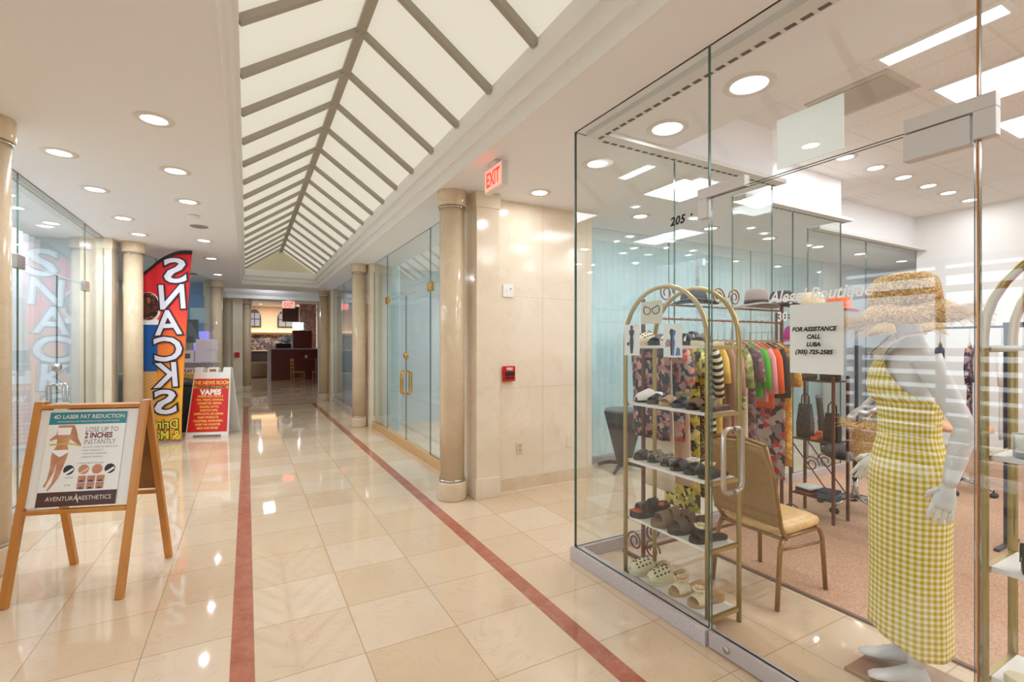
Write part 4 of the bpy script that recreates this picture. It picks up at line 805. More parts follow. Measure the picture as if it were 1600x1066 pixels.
LEAF = Pvor('sage leaf print', [(0, (150, 160, 90)), (.5, (206, 204, 150)), (.75, (110, 126, 66))], 26); MAU = Pvor('mauve floral print', [(0, (124, 88, 98)), (.4, (92, 72, 84)), (.65, (176, 140, 142)), (.85, (146, 100, 108))], 30)
GRN = P('bright green cloth', (76, 176, 44), .8); PNK = P('rose pink cloth', (232, 150, 156), .8); ORG = P('vivid orange cloth', (232, 96, 36), .8); TAU = P('taupe cloth', (166, 134, 108), .85)
RFL = Pvor('red floral print', [(0, (190, 176, 168)), (.35, (204, 40, 56)), (.55, (146, 130, 132)), (.8, (60, 48, 56))], 22); LAC = Pvor('yellow lace', [(0, (232, 168, 54)), (.5, (246, 206, 120)), (.8, (216, 146, 44))], 60)
DNM = Pn('blue denim', [(.3, (66, 96, 134)), (.7, (92, 122, 158))], 14, .85); PAT = Pvor('blue yellow white print', [(0, (232, 228, 220)), (.35, (50, 84, 160)), (.6, (226, 176, 60)), (.8, (150, 120, 150))], 34); WHC = P('white cloth', (232, 230, 226), .85)
cr = thing('clothes_rack', 'brown scrolled metal rack carrying the row of clothes along the side glass', 'clothes rack', (0, 0, 0))
def twist(x0, x1, y, z, r=.009, n=60):
    m = MB(); m.tube([(x0+(x1-x0)*i/20, y, z) for i in range(21)], r*.75, 8)
    m.tube([(x0+(x1-x0)*i/(n*3), y+r*.6*math.cos(i*.9), z+r*.6*math.sin(i*.9)) for i in range(n*3+1)], r*.5, 5); return m
TWM = P('copper twisted rod', (150, 98, 74), .35, .6)
RY = 2.49
obj('rail', twist(2.39, 3.98, RY, 1.69), TWM, cr); obj('rail', twist(2.39, 3.98, RY, 1.79), TWM, cr)
def scroll(c, r0, turns, ax='x', sgn=1):
    q = []
    for i in range(int(turns*14)+1):
        a = 2*PI*i/14; r = r0*(1-.72*i/(turns*14)); q.append((c[0]+sgn*r*math.cos(a), c[1], c[2]+r*math.sin(a)) if ax == 'x' else (c[0], c[1]+sgn*r*math.cos(a), c[2]+r*math.sin(a)))
    return q
for x in (2.4, 3.97):
    obj('post', MB().bar((x, RY, 0), (x, RY, 1.82 if x < 3 else 1.945), .02), BRONZE, cr); obj('foot', MB().bar((x, RY-.2, .012), (x, RY+.2, .012), .02), BRONZE, cr)
    for sy in (-1, 1): obj('scroll', MB().tube(scroll((x, RY+sy*.085, .12), .07, 1.6, 'y', sy), .006, 6), BRONZE, cr)
obj('base_rail', MB().bar((2.4, RY, .1), (3.97, RY, .1), .018), BRONZE, cr)
for x, s in ((2.5, 1), (2.78, -1), (3.3, 1), (3.7, -1)): obj('scroll', MB().tube(scroll((x, RY, .2), .085, 1.7, 'x', s), .007, 6), BRONZE, cr)
for x, s in ((2.62, 1), (3.17, 1), (3.36, -1)): obj('scroll', MB().tube(scroll((x, RY, 1.875), .07, 1.7, 'x', s), .006, 6), TWM, cr)
GL = [(2.44, FL1, .66, .38, .0, 0, 'dark floral blouse, first on the bronze rack'), (2.49, CRM, 1.02, .36, 0, 1, 'cream trousers behind the dark floral blouse'), (2.64, FL2, .68, .38, .22, 0, 'floral tunic with orange blooms'), (2.70, BLU, 1.0, .36, 0, 1, 'blush trousers behind the orange bloom tunic'), (2.80, GLD, 1.2, .36, .2, 0, 'gold and black patterned long dress'), (2.87, BRN, 1.1, .34, .0, 0, 'dark brown dotted dress'), (2.95, BWS, .9, .36, .3, 0, 'black and cream striped shirt dress'), (3.03, YLW, .8, .35, .2, 0, 'plain yellow shirt beside the striped one'), (3.11, TAU, .7, .36, .4, 0, 'taupe blouse with long sleeves'), (3.20, DPK, 1.02, .36, .3, 0, 'dusty pink long dress'), (3.30, LEAF, .5, .38, .24, 0, 'sage green leaf print shirt'), (3.335, CRM, 1.05, .32, 0, 0, 'cream pleated long dress under the leaf print shirt'), (3.43, MAU, 1.12, .36, .2, 0, 'mauve floral long dress'), (3.51, GRN, .42, .36, .26, 0, 'bright green top between the mauve dress and the rose top'), (3.57, PNK, .46, .36, .3, 0, 'rose pink top on the bronze rack'), (3.635, ORG, .52, .36, .3, 0, 'vivid orange top on the bronze rack'), (3.695, BK, .44, .36, .34, 0, 'short black top next to the orange one'), (3.75, RFL, 1.1, .34, .0, 0, 'red and grey floral long dress'), (3.84, LAC, 1.0, .36, .26, 0, 'yellow lace dress, last on the bronze rack')]
for k, (x, mt, ln, w_, sl, pt, lab) in enumerate(GL): garment((2.465+k*.0775, RY, 1.52), PI/2+R.uniform(-.02, .02), lab, mt, ln, w_, sl, bool(pt), R.uniform(.95, 1.12))
# ---- hats
def hat(loc, label, mat, r=.17, ch=.11, cr_=.085, tilt=(0, 0, 0), band=None, group='hats in the boutique', droop=.02):
    t = thing('hat', label, 'hat', loc, 0, group); t.rotation_euler = tilt
    obj('crown', MB().lathe([(cr_*1.05, 0), (cr_, ch*.45), (cr_*.92, ch*.8), (cr_*.7, ch), (cr_*.3, ch*.96), (.002, ch*.93)], 24, caps=False), mat, t, sol=.004)
    obj('brim', MB().loft([[(q*math.cos(a), q*math.sin(a), z+.012*math.sin(2*a)*(q/r)) for a in (2*PI*j/28 for j in range(28))] for q, z in ((cr_*1.03, .004), (r*.8, -droop*.4), (r, -droop))], caps=False), mat, t, sol=.004)
    if band: obj('band', MB().lathe([(cr_*1.07, .004), (cr_*1.04, .03)], 24, caps=False), band, t, sol=.003)
    return t
GRYF = P('grey felt', (158, 148, 144), .9); DKF = P('charcoal felt', (58, 54, 58), .9)
hat((3.63, RY, 1.836), 'light grey felt hat lying on top of the clothes rack', GRYF, .17, .12, .085, (0, 0, .4), DKG)
hat((2.9, RY, 1.836), 'flat charcoal hat on the rack behind the arched shelf', DKF, .17, .07, .09)
hs = thing('hat_stand', 'slim brown hat stand behind the taped paper sign', 'hat stand', (4.10, 2.62, 0))
obj('pole', MB().tube([(0, 0, 0), (0, 0, 1.79)], .013, 10), BRONZE, hs); obj('foot', MB().lathe([(.1, 0), (.1, .015), (.03, .03)], 24), BRONZE, hs)
for ax, ay, z0, zp in ((.32, -.12, 1.77, 1.955), (.64, -.18, 1.745, 1.93), (.06, -.125, 1.50, 1.655)): obj('arm', MB().tube([(0, 0, z0), (ax*.6, ay*.6, z0), (ax, ay, z0+.005), (ax, ay, z0+.05), (ax, ay, zp)], .006, 8), BRONZE, hs)
hat((4.42, 2.50, 1.838), 'cream straw hat on the stand above the paper sign', Pn('cream straw', [(.4, (226, 206, 164)), (.6, (240, 226, 192))], 90, .8), .15, .13, .1)
hat((4.74, 2.44, 1.84), 'orange sun hat on the stand above the paper sign', P('orange hat cloth', (236, 112, 66), .8), .16, .1, .095)
hat((3.97, RY, 1.856), 'charcoal hat with a pale band on the rack end post beside the paper sign', DKF, .15, .1, .09, (0, 0, .3), P('pale band', (200, 200, 204), .8)); hat((4.16, 2.495, 1.556), 'magenta hat hanging beside the paper sign', P('magenta cloth', (196, 60, 150), .8), .113, .11, .08)
PKH = P('pink sun hat cloth', (232, 130, 150), .8, trans=0)
hat((2.225, .36, 1.562), 'big pink sun hat on the top of the right arched shelf', PKH, .17, .14, .1, (.0, 0, 0), P('orange scarf', (226, 90, 60), .7), droop=.045)
# ---- papers on the glass
def paper(x, y0, y1, z0, z1, label, name='poster', mat=None):
    t = thing(name, label, name.replace('_', ' '), (x, (y0+y1)/2, z0)); W = abs(y1-y0)
    s = obj('sheet', MB().bb(0, .0012, -W/2, W/2, 0, z1-z0), mat or PAPER, t); return t, s
ry, uz = Vector((0, -1, 0)), Vector((0, 0, 1))
t, s = paper(2.0385, 1.232, 1.022, 1.385, 1.672, 'white paper sign with a phone number taped inside the glass door', 'notice', P('greyish white paper', (226, 228, 222), .7))
s.location.x = -.0165
m = MB()
for i, (a, k) in enumerate((('FOR ASSISTANCE', 1), ('CALL', 1.), ('LUBA', 1.), ('(305) 725-2585', 1.05))): m.text(a, (-.0171, -.0, .174-i*.031), ry, uz, .0235, bold=.0011, shear=.25, xs=.95*k)
obj('lettering', m, INK, s)
DRK = P('black dress print', (28, 28, 44), .6); BLUP = P('blue dress print', (84, 120, 176), .6); PNKP = P('dusty rose print', (176, 130, 120), .6)
def fig_pts(sx=1., dx=0, dz=0, sc=1.): return [(dx+sx*x*sc, dz+z*sc) for x, z in ((-.012, 0), (.012, 0), (.018, .05), (.022, .09), (.014, .125), (.026, .15), (.028, .168), (.008, .178), (-.008, .178), (-.028, .168), (-.026, .15), (-.014, .125), (-.022, .09), (-.018, .05))]
def oy(W): return Vector((-.0006, 0, 0))
t, s = paper(2.042, 2.283, 2.15, 1.44, 1.627, 'poster of a woman in a long black dress, at the far end of the shelf', 'poster')
obj('picture', MB().poly3(fig_pts(1, 0, .012, .82), oy(0), ry, uz), DRK, s); obj('picture', MB().poly3([(.012*math.cos(a), .168+.015*math.sin(a)) for a in (2*PI*j/14 for j in range(14))], oy(0), ry, uz), P('brown hair print', (60, 40, 36), .6), s); obj('picture', MB().poly3([(-.04, .06), (-.022, .06), (-.02, .08), (-.04, .08)], oy(0), ry, uz), DRK, s)
t, s = paper(2.042, 2.137, 1.97, 1.625, 1.755, 'poster of cat-eye glasses inside the arch of the shoe shelf', 'poster', P('cream poster paper', (222, 214, 192), .8))
for sg in (-1, 1):
    m = MB().tube([(-.001, -sg*.031-.024*math.cos(a)*(1.25 if math.cos(a)*sg > 0 else 1), .075+.02*math.sin(a)+(.012 if math.cos(a)*sg > .3 and math.sin(a) > 0 else 0)) for a in (2*PI*j/18 for j in range(18))], .0028, 6, closed=True); obj('picture', m, BLP, s)
obj('picture', MB().tube([(-.001, -.008, .082), (-.001, 0, .086), (-.001, .008, .082)], .002, 6), BLP, s)
t, s = paper(2.042, 1.962, 1.83, 1.435, 1.62, 'poster of a woman in a black and blue dress, in front of the top shelf', 'poster')
obj('picture', MB().poly3(fig_pts(1, 0, .01, .8), oy(0), ry, uz), BLUP, s); obj('picture', MB().poly3(fig_pts(.55, -.008, .01, .82), oy(0)*1.6, ry, uz), DRK, s); obj('picture', MB().poly3([(-.05, .055), (-.015, .06), (-.012, .095), (-.04, .1), (-.052, .08)], oy(0), ry, uz), PNKP, s); obj('picture', MB().poly3([(.02, .01), (.055, .012), (.05, .05), (.03, .055)], oy(0), ry, uz), BLUP, s)
# ---- banquet chair, its back to the glass
bc = thing('banquet_chair', 'gold banquet chair with tan vinyl seat behind the glass door', 'chair', (2.87, 1.885, 0), 0)
GF = P('brown gold chair frame', (150, 112, 62), .35, .5); VIN = Pn('tan vinyl', [(.3, (206, 166, 104)), (.7, (224, 188, 130))], 40, .3); BKF = Pn('brown gold chair cloth', [(.3, (146, 112, 68)), (.7, (176, 140, 92))], 120, .7)
obj('seat', MB().loft([[(sx*hx, sy*hy, z) for sx, sy in ((-1, -1), (-.6, -1.03), (.6, -1.03), (1, -1), (1.03, -.6), (1.03, .6), (1, 1), (.6, 1.03), (-.6, 1.03), (-1, 1))] for hx, hy, z in ((.2, .19, .395), (.215, .205, .41), (.22, .21, .44), (.2, .19, .468), (.12, .11, .478))]), VIN, bc, sub=1)
def bk(y, z): return -.215-.10*(z-.42)/.5+.02*math.cos(y/.2*PI/2)
obj('backrest', MB().grid(lambda a, b: (lambda z: (bk((b-.5)*.40, z)+.0, (b-.5)*(.42-.06*max(0, a-.7)/.3), z+(.02*math.cos((b-.5)*PI) if a > .9 else 0)))(.47+.44*a), 10, 12), BKF, bc, sol=.035)
for sy in (-1, 1):
    obj('leg', MB().tube([(.235, sy*.215, .005), (.215, sy*.205, .33), (.19, sy*.2, .385), (.15, sy*.2, .4)], .014, 8), GF, bc)
    obj('leg', MB().tube([(-.25, sy*.215, .005), (-.205, sy*.205, .34), (-.17, sy*.2, .39)], .014, 8), GF, bc)
    obj('back_post', MB().tube([(-.15, sy*.205, .385), (-.205, sy*.21, .46), (-.27, sy*.208, .75), (-.305, sy*.18, .93)], .013, 8), GF, bc)
    obj('stretcher', MB().tube([(.215, sy*.205, .3), (-.2, sy*.205, .33)], .008, 8), GF, bc); obj('seat_rail', MB().tube([(.15, sy*.2, .392), (-.17, sy*.2, .392)], .012, 8), GF, bc)
obj('top_rail', MB().tube([(-.305, y*.18, .93+.025*(1-y*y)) for y in (-1, -.5, 0, .5, 1)], .012, 8), GF, bc); obj('cross_rail', MB().tube([(-.18, -.2, .39), (-.18, .2, .39)], .011, 8).tube([(.17, -.2, .39), (.17, .2, .39)], .011, 8), GF, bc)
# ---- brown metal shelf with bags and folded clothes
eg = thing('metal_shelf', 'open brown metal shelf behind the banquet chair', 'shelf', (4.37, 2.41, 0))
for sx in (-1, 1):
    for sy in (-1, 1): obj('post', MB().bar((sx*.11, sy*.18, 0), (sx*.11, sy*.18, 1.24), .02), BRONZE, eg)
for z in (.2, .685, 1.2): obj('shelf_board', MB().bb(-.105, .105, -.175, .175, z-.012, z), P('dark bronze shelf', (74, 48, 38), .4), eg)
for sx in (-1, 1): obj('scroll', MB().tube(scroll((sx*.11, 0, .48), .07, 1.6, 'y', sx), .005, 6), BRONZE, eg); obj('brace', MB().bar((sx*.11, -.18, .22), (sx*.11, .18, .66), .008), BRONZE, eg)
def folded(loc, rz, label, mats, w=.17, d=.17):
    t = thing('folded_clothes', label, 'folded clothes', loc, rz, 'folded clothes on the brown shelf'); z = 0
    for mt in mats: obj('layer', MB().loft([[(a*w/2, b*d/2, z+c) for a, b in ((-1, -1), (1, -1), (1, 1), (-1, 1))] for a_, c in ((1, 0), (1, .018))], sm=False), mt, t, bev=.007); z += .02
folded((4.37, 2.32, .2005), .2, 'folded blue jeans on the low shelf', [DNM, DNM, P('navy cloth', (40, 50, 80), .85)], .16, .14); folded((4.37, 2.49, .2005), -.1, 'folded red, black and white tops on the low shelf', [P('rust cloth', (188, 70, 44), .85), BK, WHC], .17, .15)
bagk = P('black bag leather', (36, 32, 32), .45)
def bag(loc, rz, label, mat, w=.16, h=.16, d=.07, hh=.1, group='bags in the boutique'):
    t = thing('handbag', label, 'handbag', loc, rz, group); obj('body', MB().loft([[(a*w/2*k, b*d/2*k2, z) for a, b in ((-1, -1), (1, -1), (1, 1), (-1, 1))] for k, k2, z in ((1, 1, 0), (1.05, 1.05, h*.4), (.86, .5, h))], sm=False), mat, t, bev=.01)
    obj('handle', MB().tube([(-w*.3, 0, h*.95), (-w*.28, 0, h+hh*.6), (0, 0, h+hh), (w*.28, 0, h+hh*.6), (w*.3, 0, h*.95)], .006, 8), mat, t)
bag((4.37, 2.315, 1.2005), PI/2, 'black bag on the top of the brown shelf, nearer', bagk, .14); bag((4.37, 2.505, 1.2005), PI/2, 'dark mottled bag on the top of the brown shelf, farther', Pn('mottled black cloth', [(.4, (34, 30, 28)), (.6, (120, 104, 86))], 60, .8), .14)
bag((4.37, 2.297, .6855), PI/2, 'black bag standing on the middle board', bagk, .115, .24, .08); bag((4.37, 2.523, .6855), PI/2, 'tall black sequinned bag on the middle board', Pn('black sequins', [(.4, (26, 24, 26)), (.7, (96, 96, 100))], 90, .3), .115, .3, .09)
shoe('slide', (4.28, 2.41, .6858), 0, 'orange slide on the middle board of the brown shelf', OR, OR, 'shoes on the brown shelf', L=.19)
# ---- swivel chairs
def swivel(loc, rz, label, smat, back=True, group='swivel chairs', sz=.5):
    t = thing('office_chair', label, 'chair', loc, rz, group)
    obj('seat', MB().loft([[(k*.25*math.copysign(abs(math.cos(a))**.6, math.cos(a)), k*.24*math.copysign(abs(math.sin(a))**.6, math.sin(a)), z) for a in (2*PI*j/24 for j in range(24))] for k, z in ((.85, sz-.02), (1, sz), (1, sz+.035), (.9, sz+.06), (.4, sz+.062))]), smat, t)
    obj('column', MB().lathe([(.03, .12), (.03, .3), (.018, .3), (.018, sz-.02)], 16), CHROME, t)
    for k in range(5):
        a = 2*PI*k/5+.3; c, s = math.cos(a), math.sin(a)
        obj('base_arm', MB().tube([(0, 0, .13), (c*.14, s*.14, .11), (c*.27, s*.27, .075)], [.022, .018, .013], 8), CHROME, t)
        obj('caster', MB().ell((c*.275-s*.012, s*.275+c*.012, .029), (.029, .029, .029), 12, 8).ell((c*.275+s*.014, s*.275-c*.014, .029), (.028, .028, .028), 12, 8).tube([(c*.272, s*.272, .03), (c*.272, s*.272, .085)], .008, 8), BLACK, t)
    if back: obj('backrest', MB().grid(lambda a, b: (-.24-.04*a+.05*(math.cos((b-.5)*PI)-1)*-1*.0, (b-.5)*.42*(1-.25*a*a), sz+.1+.42*a), 8, 10), smat, t, sol=.05); obj('back_bar', MB().bar((-.15, 0, sz-.01), (-.26, 0, sz+.01), .05, .012).bar((-.255, 0, sz), (-.285, 0, sz+.3), .05, .012), BLACK, t)
swivel((4.86, 2.36, 0), math.radians(-60), 'dark swivel office chair behind the straw bag', P('charcoal seat cloth', (70, 64, 62), .7))
swivel((6.45, 2.15, 0), .5, 'swivel stool with a peach seat deep in the boutique', P('peach seat cloth', (226, 168, 132), .7), False, sz=.64)
# ---- rails deep in the boutique
r2 = thing('clothes_rail', 'plain dark clothes rail at the right behind the mannequin', 'clothes rack', (4.95, .6, 0)); RG = P('dark grey rail', (76, 74, 84), .4, .4)
obj('rail', MB().tube([(0, -.75, 1.66), (0, .8, 1.66)], .012, 8), RG, r2)
for y in (-.7, .78): obj('post', MB().bar((0, y, 0), (0, y, 1.67), .03), RG, r2); obj('foot', MB().bar((-.2, y, .015), (.2, y, .015), .03), RG, r2)
g2 = 'clothes on the rail at the right'
garment((4.95, 1.18, 1.5), .1, 'pink blouse on the rail near the right edge', PNK, .46, .38, .3, group=g2, rail=.16, hk=.0165); garment((4.95, 1.08, 1.3), .0, 'blue and yellow print skirt under the pink blouse', PAT, .72, .38, group=g2, rail=.36, hk=.0165)
for y, mt, la in ((.9, MAU, 'mauve dress on the right rail'), (.7, WHC, 'white shirt on the right rail'), (.5, DNM, 'denim shirt on the right rail'), (.3, YLW, 'yellow dress on the right rail')): garment((4.95, y, 1.5), .1, la, mt, .9, .38, .3, group=g2, rail=.16, hk=.0165)
r3 = thing('clothes_rail', 'dark clothes rail against the far wall of the boutique', 'clothes rack', (7.0, 2.0, 0))
obj('rail', MB().tube([(0, -1.4, 1.7), (0, 1.4, 1.7)], .012, 8), RG, r3)
for y in (-1.38, 1.38): obj('post', MB().bar((0, y, 0), (0, y, 1.71), .03), RG, r3); obj('foot', MB().bar((-.2, y, .015), (.2, y, .015), .03), RG, r3)
for i, (mt, la, ln) in enumerate(((DNM, 'blue denim shirt on the far rail', .7), (CRM, 'beige fringed shawl beside the far denim shirt', .6), (DNM, 'second blue denim shirt on the far rail', .75), (DKG, 'dark grey coat on the far rail', 1.0), (WHC, 'white dress on the far rail', 1.0), (FL1, 'dark floral dress on the far rail', 1.0), (NV, 'navy dress on the far rail', 1.0), (BLU, 'blush dress on the far rail', .9), (DNM, 'long denim dress on the far rail', 1.1))): garment((7.0, .95+i*.26, 1.52), .25, la, mt, ln, .4, .35, group='clothes on the far rail', rail=.18, hk=.0165)
# ---- passage: pedestal table, curtains of the shops
pt = thing('pedestal_table', 'dark tapered pedestal table on crossed feet in the side passage', 'table', (4.02, 4.5, 0)); PDK = P('dark grey table', (58, 54, 56), .5)
obj('tabletop', MB().lathe([(.2, .69), (.23, .7), (.23, .72), (.22, .73)], 36), P('grey tabletop', (96, 104, 108), .35), pt); obj('pedestal', MB().loft([[(a*k, b*k, z) for a, b in ((-1, -1), (1, -1), (1, 1), (-1, 1))] for k, z in ((.055, .05), (.17, .69))], sm=False), PDK, pt)
for k in range(4): a = k*PI/2+.5; obj('foot', MB().tube([(0, 0, .075), (.18*math.cos(a), .18*math.sin(a), .065), (.33*math.cos(a), .33*math.sin(a), .018)], [.028, .024, .017], 8), PDK, pt)
def curtain(name, label, a, b, z1, mat, amp=.035, folds=14):
    a, b = Vector(a), Vector(b); d = (b-a); n = Vector((-d.y, d.x, 0)).normalized()
    def f(s, t): return a+d*s+n*amp*math.sin(s*folds*2*PI+.6*math.sin(t*2))*(.6+.4*t)+Vector((0, 0, z1*(1-t)+.03))
    o = obj(name, MB().grid(f, folds*8, 6), mat); return tag(o, label, 'curtain', 'sheer curtains behind the shopfronts')
SHR = sheer('pale aqua sheer curtain', (214, 232, 234), .86)
curtain('curtain', 'long pale sheer curtain behind the side passage glass', (3.5, 5.12, 0), (6.0, 5.12, 0), 2.88, SHR, folds=22)
curtain('curtain', 'sheer curtain farther down the side passage glass', (6.1, 5.12, 0), (8.7, 5.12, 0), 2.88, SHR, folds=20)
curtain('curtain', 'sheer curtain behind the near end of the brass handled doors', (2.3, 4.98, 0), (2.3, 5.95, 0), 2.88, SHR, folds=9)
curtain('curtain', 'white sheer curtain inside the left glass shop', (-2.45, 5.4, 0), (-2.45, 8.75, 0), 2.88, sheer('white sheer curtain', (238, 240, 242), .9), folds=18)
curtain('curtain', 'gathered sheer curtain at the far end of the brass handled shop', (2.3, 8.2, 0), (2.3, 8.95, 0), 2.88, SHR, folds=8)
st('window_30', MB().bb(5.0, 7.4, 9.28, 9.295, .9, 2.3), emis('daylit window behind the curtained shop', (206, 232, 244), 1.1)); st('trim_30', MB().bb(4.95, 7.45, 9.25, 9.3, 2.3, 2.36).bb(4.95, 7.45, 9.25, 9.3, .84, .9).bb(6.18, 6.22, 9.25, 9.28, .9, 2.3), P('teal window frame', (110, 150, 160), .5))
# merchandise in the far right shop
mk = thing('display_rack', 'dark display rack with goods in the far right shop window', 'rack', (2.75, 12.2, 0))
for y in (-.8, .8): obj('post', MB().bar((0, y, 0), (0, y, 2.1), .04), RG, mk)
for z in (.1, .7, 1.3, 1.9): obj('shelf_board', MB().bb(-.22, .22, -.8, .8, z-.02, z), P('grey shelf', (150, 146, 150), .5), mk)
k = 0
for z in (.1, .7, 1.3):
    for y in (-.6, -.2, .2, .6):
        mt, nm = ((BK, 'black'), (GY, 'grey'), (TN, 'tan'), (NV, 'navy'), (WO, 'white'), (BR, 'brown'))[k % 6]; k += 1
        bag((2.75, 12.2+y, z+.0008), PI/2, '%s bag on the %s board of the far right shop rack, %s' % (nm, {.1: 'lowest', .7: 'middle', 1.3: 'upper'}[z], {-.6: 'nearest', -.2: 'second', .2: 'third', .6: 'farthest'}[y]), mt, .3, .3, .16, .12, 'bags in the far right shop')
# ---- mannequins: local x forward, y their left, z up
PLAST = P('white mannequin plastic', (226, 224, 222), .35)
def ring(cx, cy, z, rx, ry, n=24): return [(cx+rx*math.cos(2*PI*j/n), cy+ry*math.sin(2*PI*j/n), z) for j in range(n)]
def hand_mesh(w, d, lat, hold=False):
    """hand hanging from wrist w along d; lat = direction from little finger to index"""
    w, d, lat = Vector(w), Vector(d).normalized(), Vector(lat).normalized(); nn = d.cross(lat)
    m = MB(); rings = []
    for t, wd, th in ((0, .024, .018), (.02, .028, .016), (.05, .038, .015), (.085, .042, .013), (.098, .038, .010)):
        c = w+d*t; rings.append([c+lat*wd*math.cos(a)+nn*th*math.sin(a) for a in (2*PI*j/14 for j in range(14))])
    m.loft(rings)
    for k, (off, ln) in enumerate(((-.030, .058), (-.0105, .074), (.0105, .080), (.031, .070))):
        b = w+d*.088+lat*off; cu = .55 if hold else .22
        p1 = b+d*ln*.45+nn*cu*.012+lat*off*.08; p2 = p1+(d*(1-cu*.5)+nn*cu).normalized()*ln*.32; p3 = p2+(d*(1-cu)+nn*cu*1.3).normalized()*ln*.25
        m.tube([b, p1, p2, p3], [.0092, .0088, .008, .006], 8)
    b = w+d*.028+lat*.024; p1 = b+(d*.7+lat*.7)*.034+nn*.008; p2 = p1+(d*.95+lat*.25)*.028+nn*.006
    m.tube([b, p1, p2], [.0115, .010, .0075], 8); return m
def mannequin(loc, rz, label, arms):
    t = thing('mannequin', label, 'mannequin', loc, rz, 'mannequins in the boutique')
    m = MB(); n = 24
    m.loft([ring(0, 0, .84, .095, .15), ring(-.01, 0, .92, .115, .168), ring(-.005, 0, 1.0, .10, .15), ring(0, 0, 1.09, .082, .118), ring(.005, 0, 1.2, .095, .13), ring(.018, 0, 1.31, .118, .145), ring(.008, 0, 1.39, .10, .15), ring(-.005, 0, 1.45, .075, .165), ring(-.012, 0, 1.485, .05, .12), ring(-.012, 0, 1.505, .045, .065), ring(-.006, 0, 1.53, .044, .05), ring(.004, 0, 1.585, .045, .046), ring(.022, 0, 1.605, .075, .055), ring(.026, 0, 1.64, .088, .066), ring(.014, 0, 1.69, .096, .074), ring(.008, 0, 1.74, .094, .075), ring(.0, 0, 1.79, .07, .058), ring(-.002, 0, 1.815, .03, .026)])
    m.ell((.106, 0, 1.675), (.014, .011, .024), 8, 6)                                    # nose
    for s in (-1, 1):
        m.ell((.012, s*.076, 1.68), (.018, .008, .03), 8, 6); m.ell((.095, s*.03, 1.70), (.012, .016, .007), 8, 6)
        m.tube([(-.005, s*.085, .9), (.0, s*.085, .7), (.012, s*.08, .5), (-.005, s*.082, .36), (-.012, s*.08, .2), (-.005, s*.078, .1)], [.092, .076, .054, .053, .038, .03], 16)
        m.loft([[(x, s*.08+s*.012*(x/.15)+wd*math.cos(a), .012+hh+hh*math.sin(a)*.98) for a in (2*PI*j/12 for j in range(12))] for x, wd, hh in ((-.055, .02, .022), (-.04, .03, .04), (0, .032, .05), (.05, .036, .034), (.1, .04, .02), (.14, .035, .014), (.165, .018, .01))])
    m.ell((.1, 0, 1.635), (.01, .022, .006), 8, 6)
    m.v = [(x, y, z if z < 1.55 else 1.55+(z-1.55)*.86) for x, y, z in m.v]
    obj('body', m, PLAST, t)
    for s, pts, lat, hold in arms:
        a = obj('arm', MB().tube(pts, [.056, .052, .045, .040, .036, .038, .033, .026, .022][:len(pts)], 14), PLAST, t)
        d = Vector(pts[-1])-Vector(pts[-2]); obj('hand', hand_mesh(pts[-1], d, lat, hold), PLAST, a)
    return t
def arm_pts(s, el, wr):
    sh = Vector((-.012, s*.175, 1.43)); el, wr = Vector(el), Vector(wr); q = []
    for k in (0, .12, .35, .7, 1): q.append(sh+(el-sh)*k)
    for k in (.25, .6, .88, 1): q.append(el+(wr-el)*k)
    return q
M1 = (2.60, 1.045, .016); M1R = math.radians(126)
m1 = mannequin(M1, M1R, 'white mannequin in a yellow gingham dress right behind the glass door', [(1, arm_pts(1, (-.12, .235, 1.16), (-.065, .25, .93)), (.8, 0, .3), False), (-1, arm_pts(-1, (-.06, -.225, 1.16), (.06, -.24, .95)), (.8, 0, .3), False)])
tag(obj('display_plate', MB().bb(-.18, .18, -.18, .18, 0, .014), Pn('brown base plate', [(.3, (130, 96, 66)), (.7, (168, 132, 98))], 5, .25), loc=(2.6, 1.04, .0)), 'square brown base plate under the gingham mannequin', 'base')
GING = P('yellow gingham', (226, 200, 70), .85)
tc = N(GING, 'ShaderNodeTexCoord'); sp_ = N(GING, 'ShaderNodeSeparateXYZ'); GING.node_tree.links.new(tc.outputs['UV'], sp_.inputs[0])
ga = math_(GING, 'GREATER_THAN', math_(GING, 'FRACT', math_(GING, 'MULTIPLY', sp_.outputs[0], 1/.025)), .5); gb = math_(GING, 'GREATER_THAN', math_(GING, 'FRACT', math_(GING, 'MULTIPLY', sp_.outputs[1], 1/.025)), .5)
setc(GING, ramp(GING, math_(GING, 'MULTIPLY', math_(GING, 'ADD', ga, gb), .5), [(0, (240, 236, 222)), (.33, (226, 206, 104)), (.75, (200, 164, 22))], 'CONSTANT'))
DX = [(.1, .150), (.5, .142), (.8, .145), (.92, .142), (1.0, .128), (1.09, .108), (1.2, .112), (1.31, .136), (1.39, .118), (1.46, .075), (1.6, .06)]
DY = [(.1, .165), (.5, .165), (.8, .185), (.92, .190), (1.0, .172), (1.09, .142), (1.2, .146), (1.31, .160), (1.39, .15), (1.46, .11), (1.6, .07)]
def dress(t, top, hem, mat, slit=True):
    nu, nv = 60, 48; d = MB(); uv = []
    def f(a, b):
        th = 2*PI*a; c, s = math.cos(th), math.sin(th); z0 = hem(c, s); z = z0+(top(c, s)-z0)*b
        rp = 1+.022*math.sin(th*9+1)*max(0, (1.0-z))+.01*math.sin(th*5)*max(0, .9-z)
        sx = .018 if z > 1.25 else .0
        uv.append((a*.96+.06*0, z)); return (sx+lerp_tab(DX, z)*c*rp, lerp_tab(DY, z)*s*rp, z)
    d.grid(f, nu, nv); d.uv = uv; return obj('dress', d, mat, t, sol=.003)
dr1 = dress(m1, lambda c, s: 1.27+.19*max(0, c)**1.5-.06*max(0, -c), lambda c, s: .16+.07*max(0, c), GING)
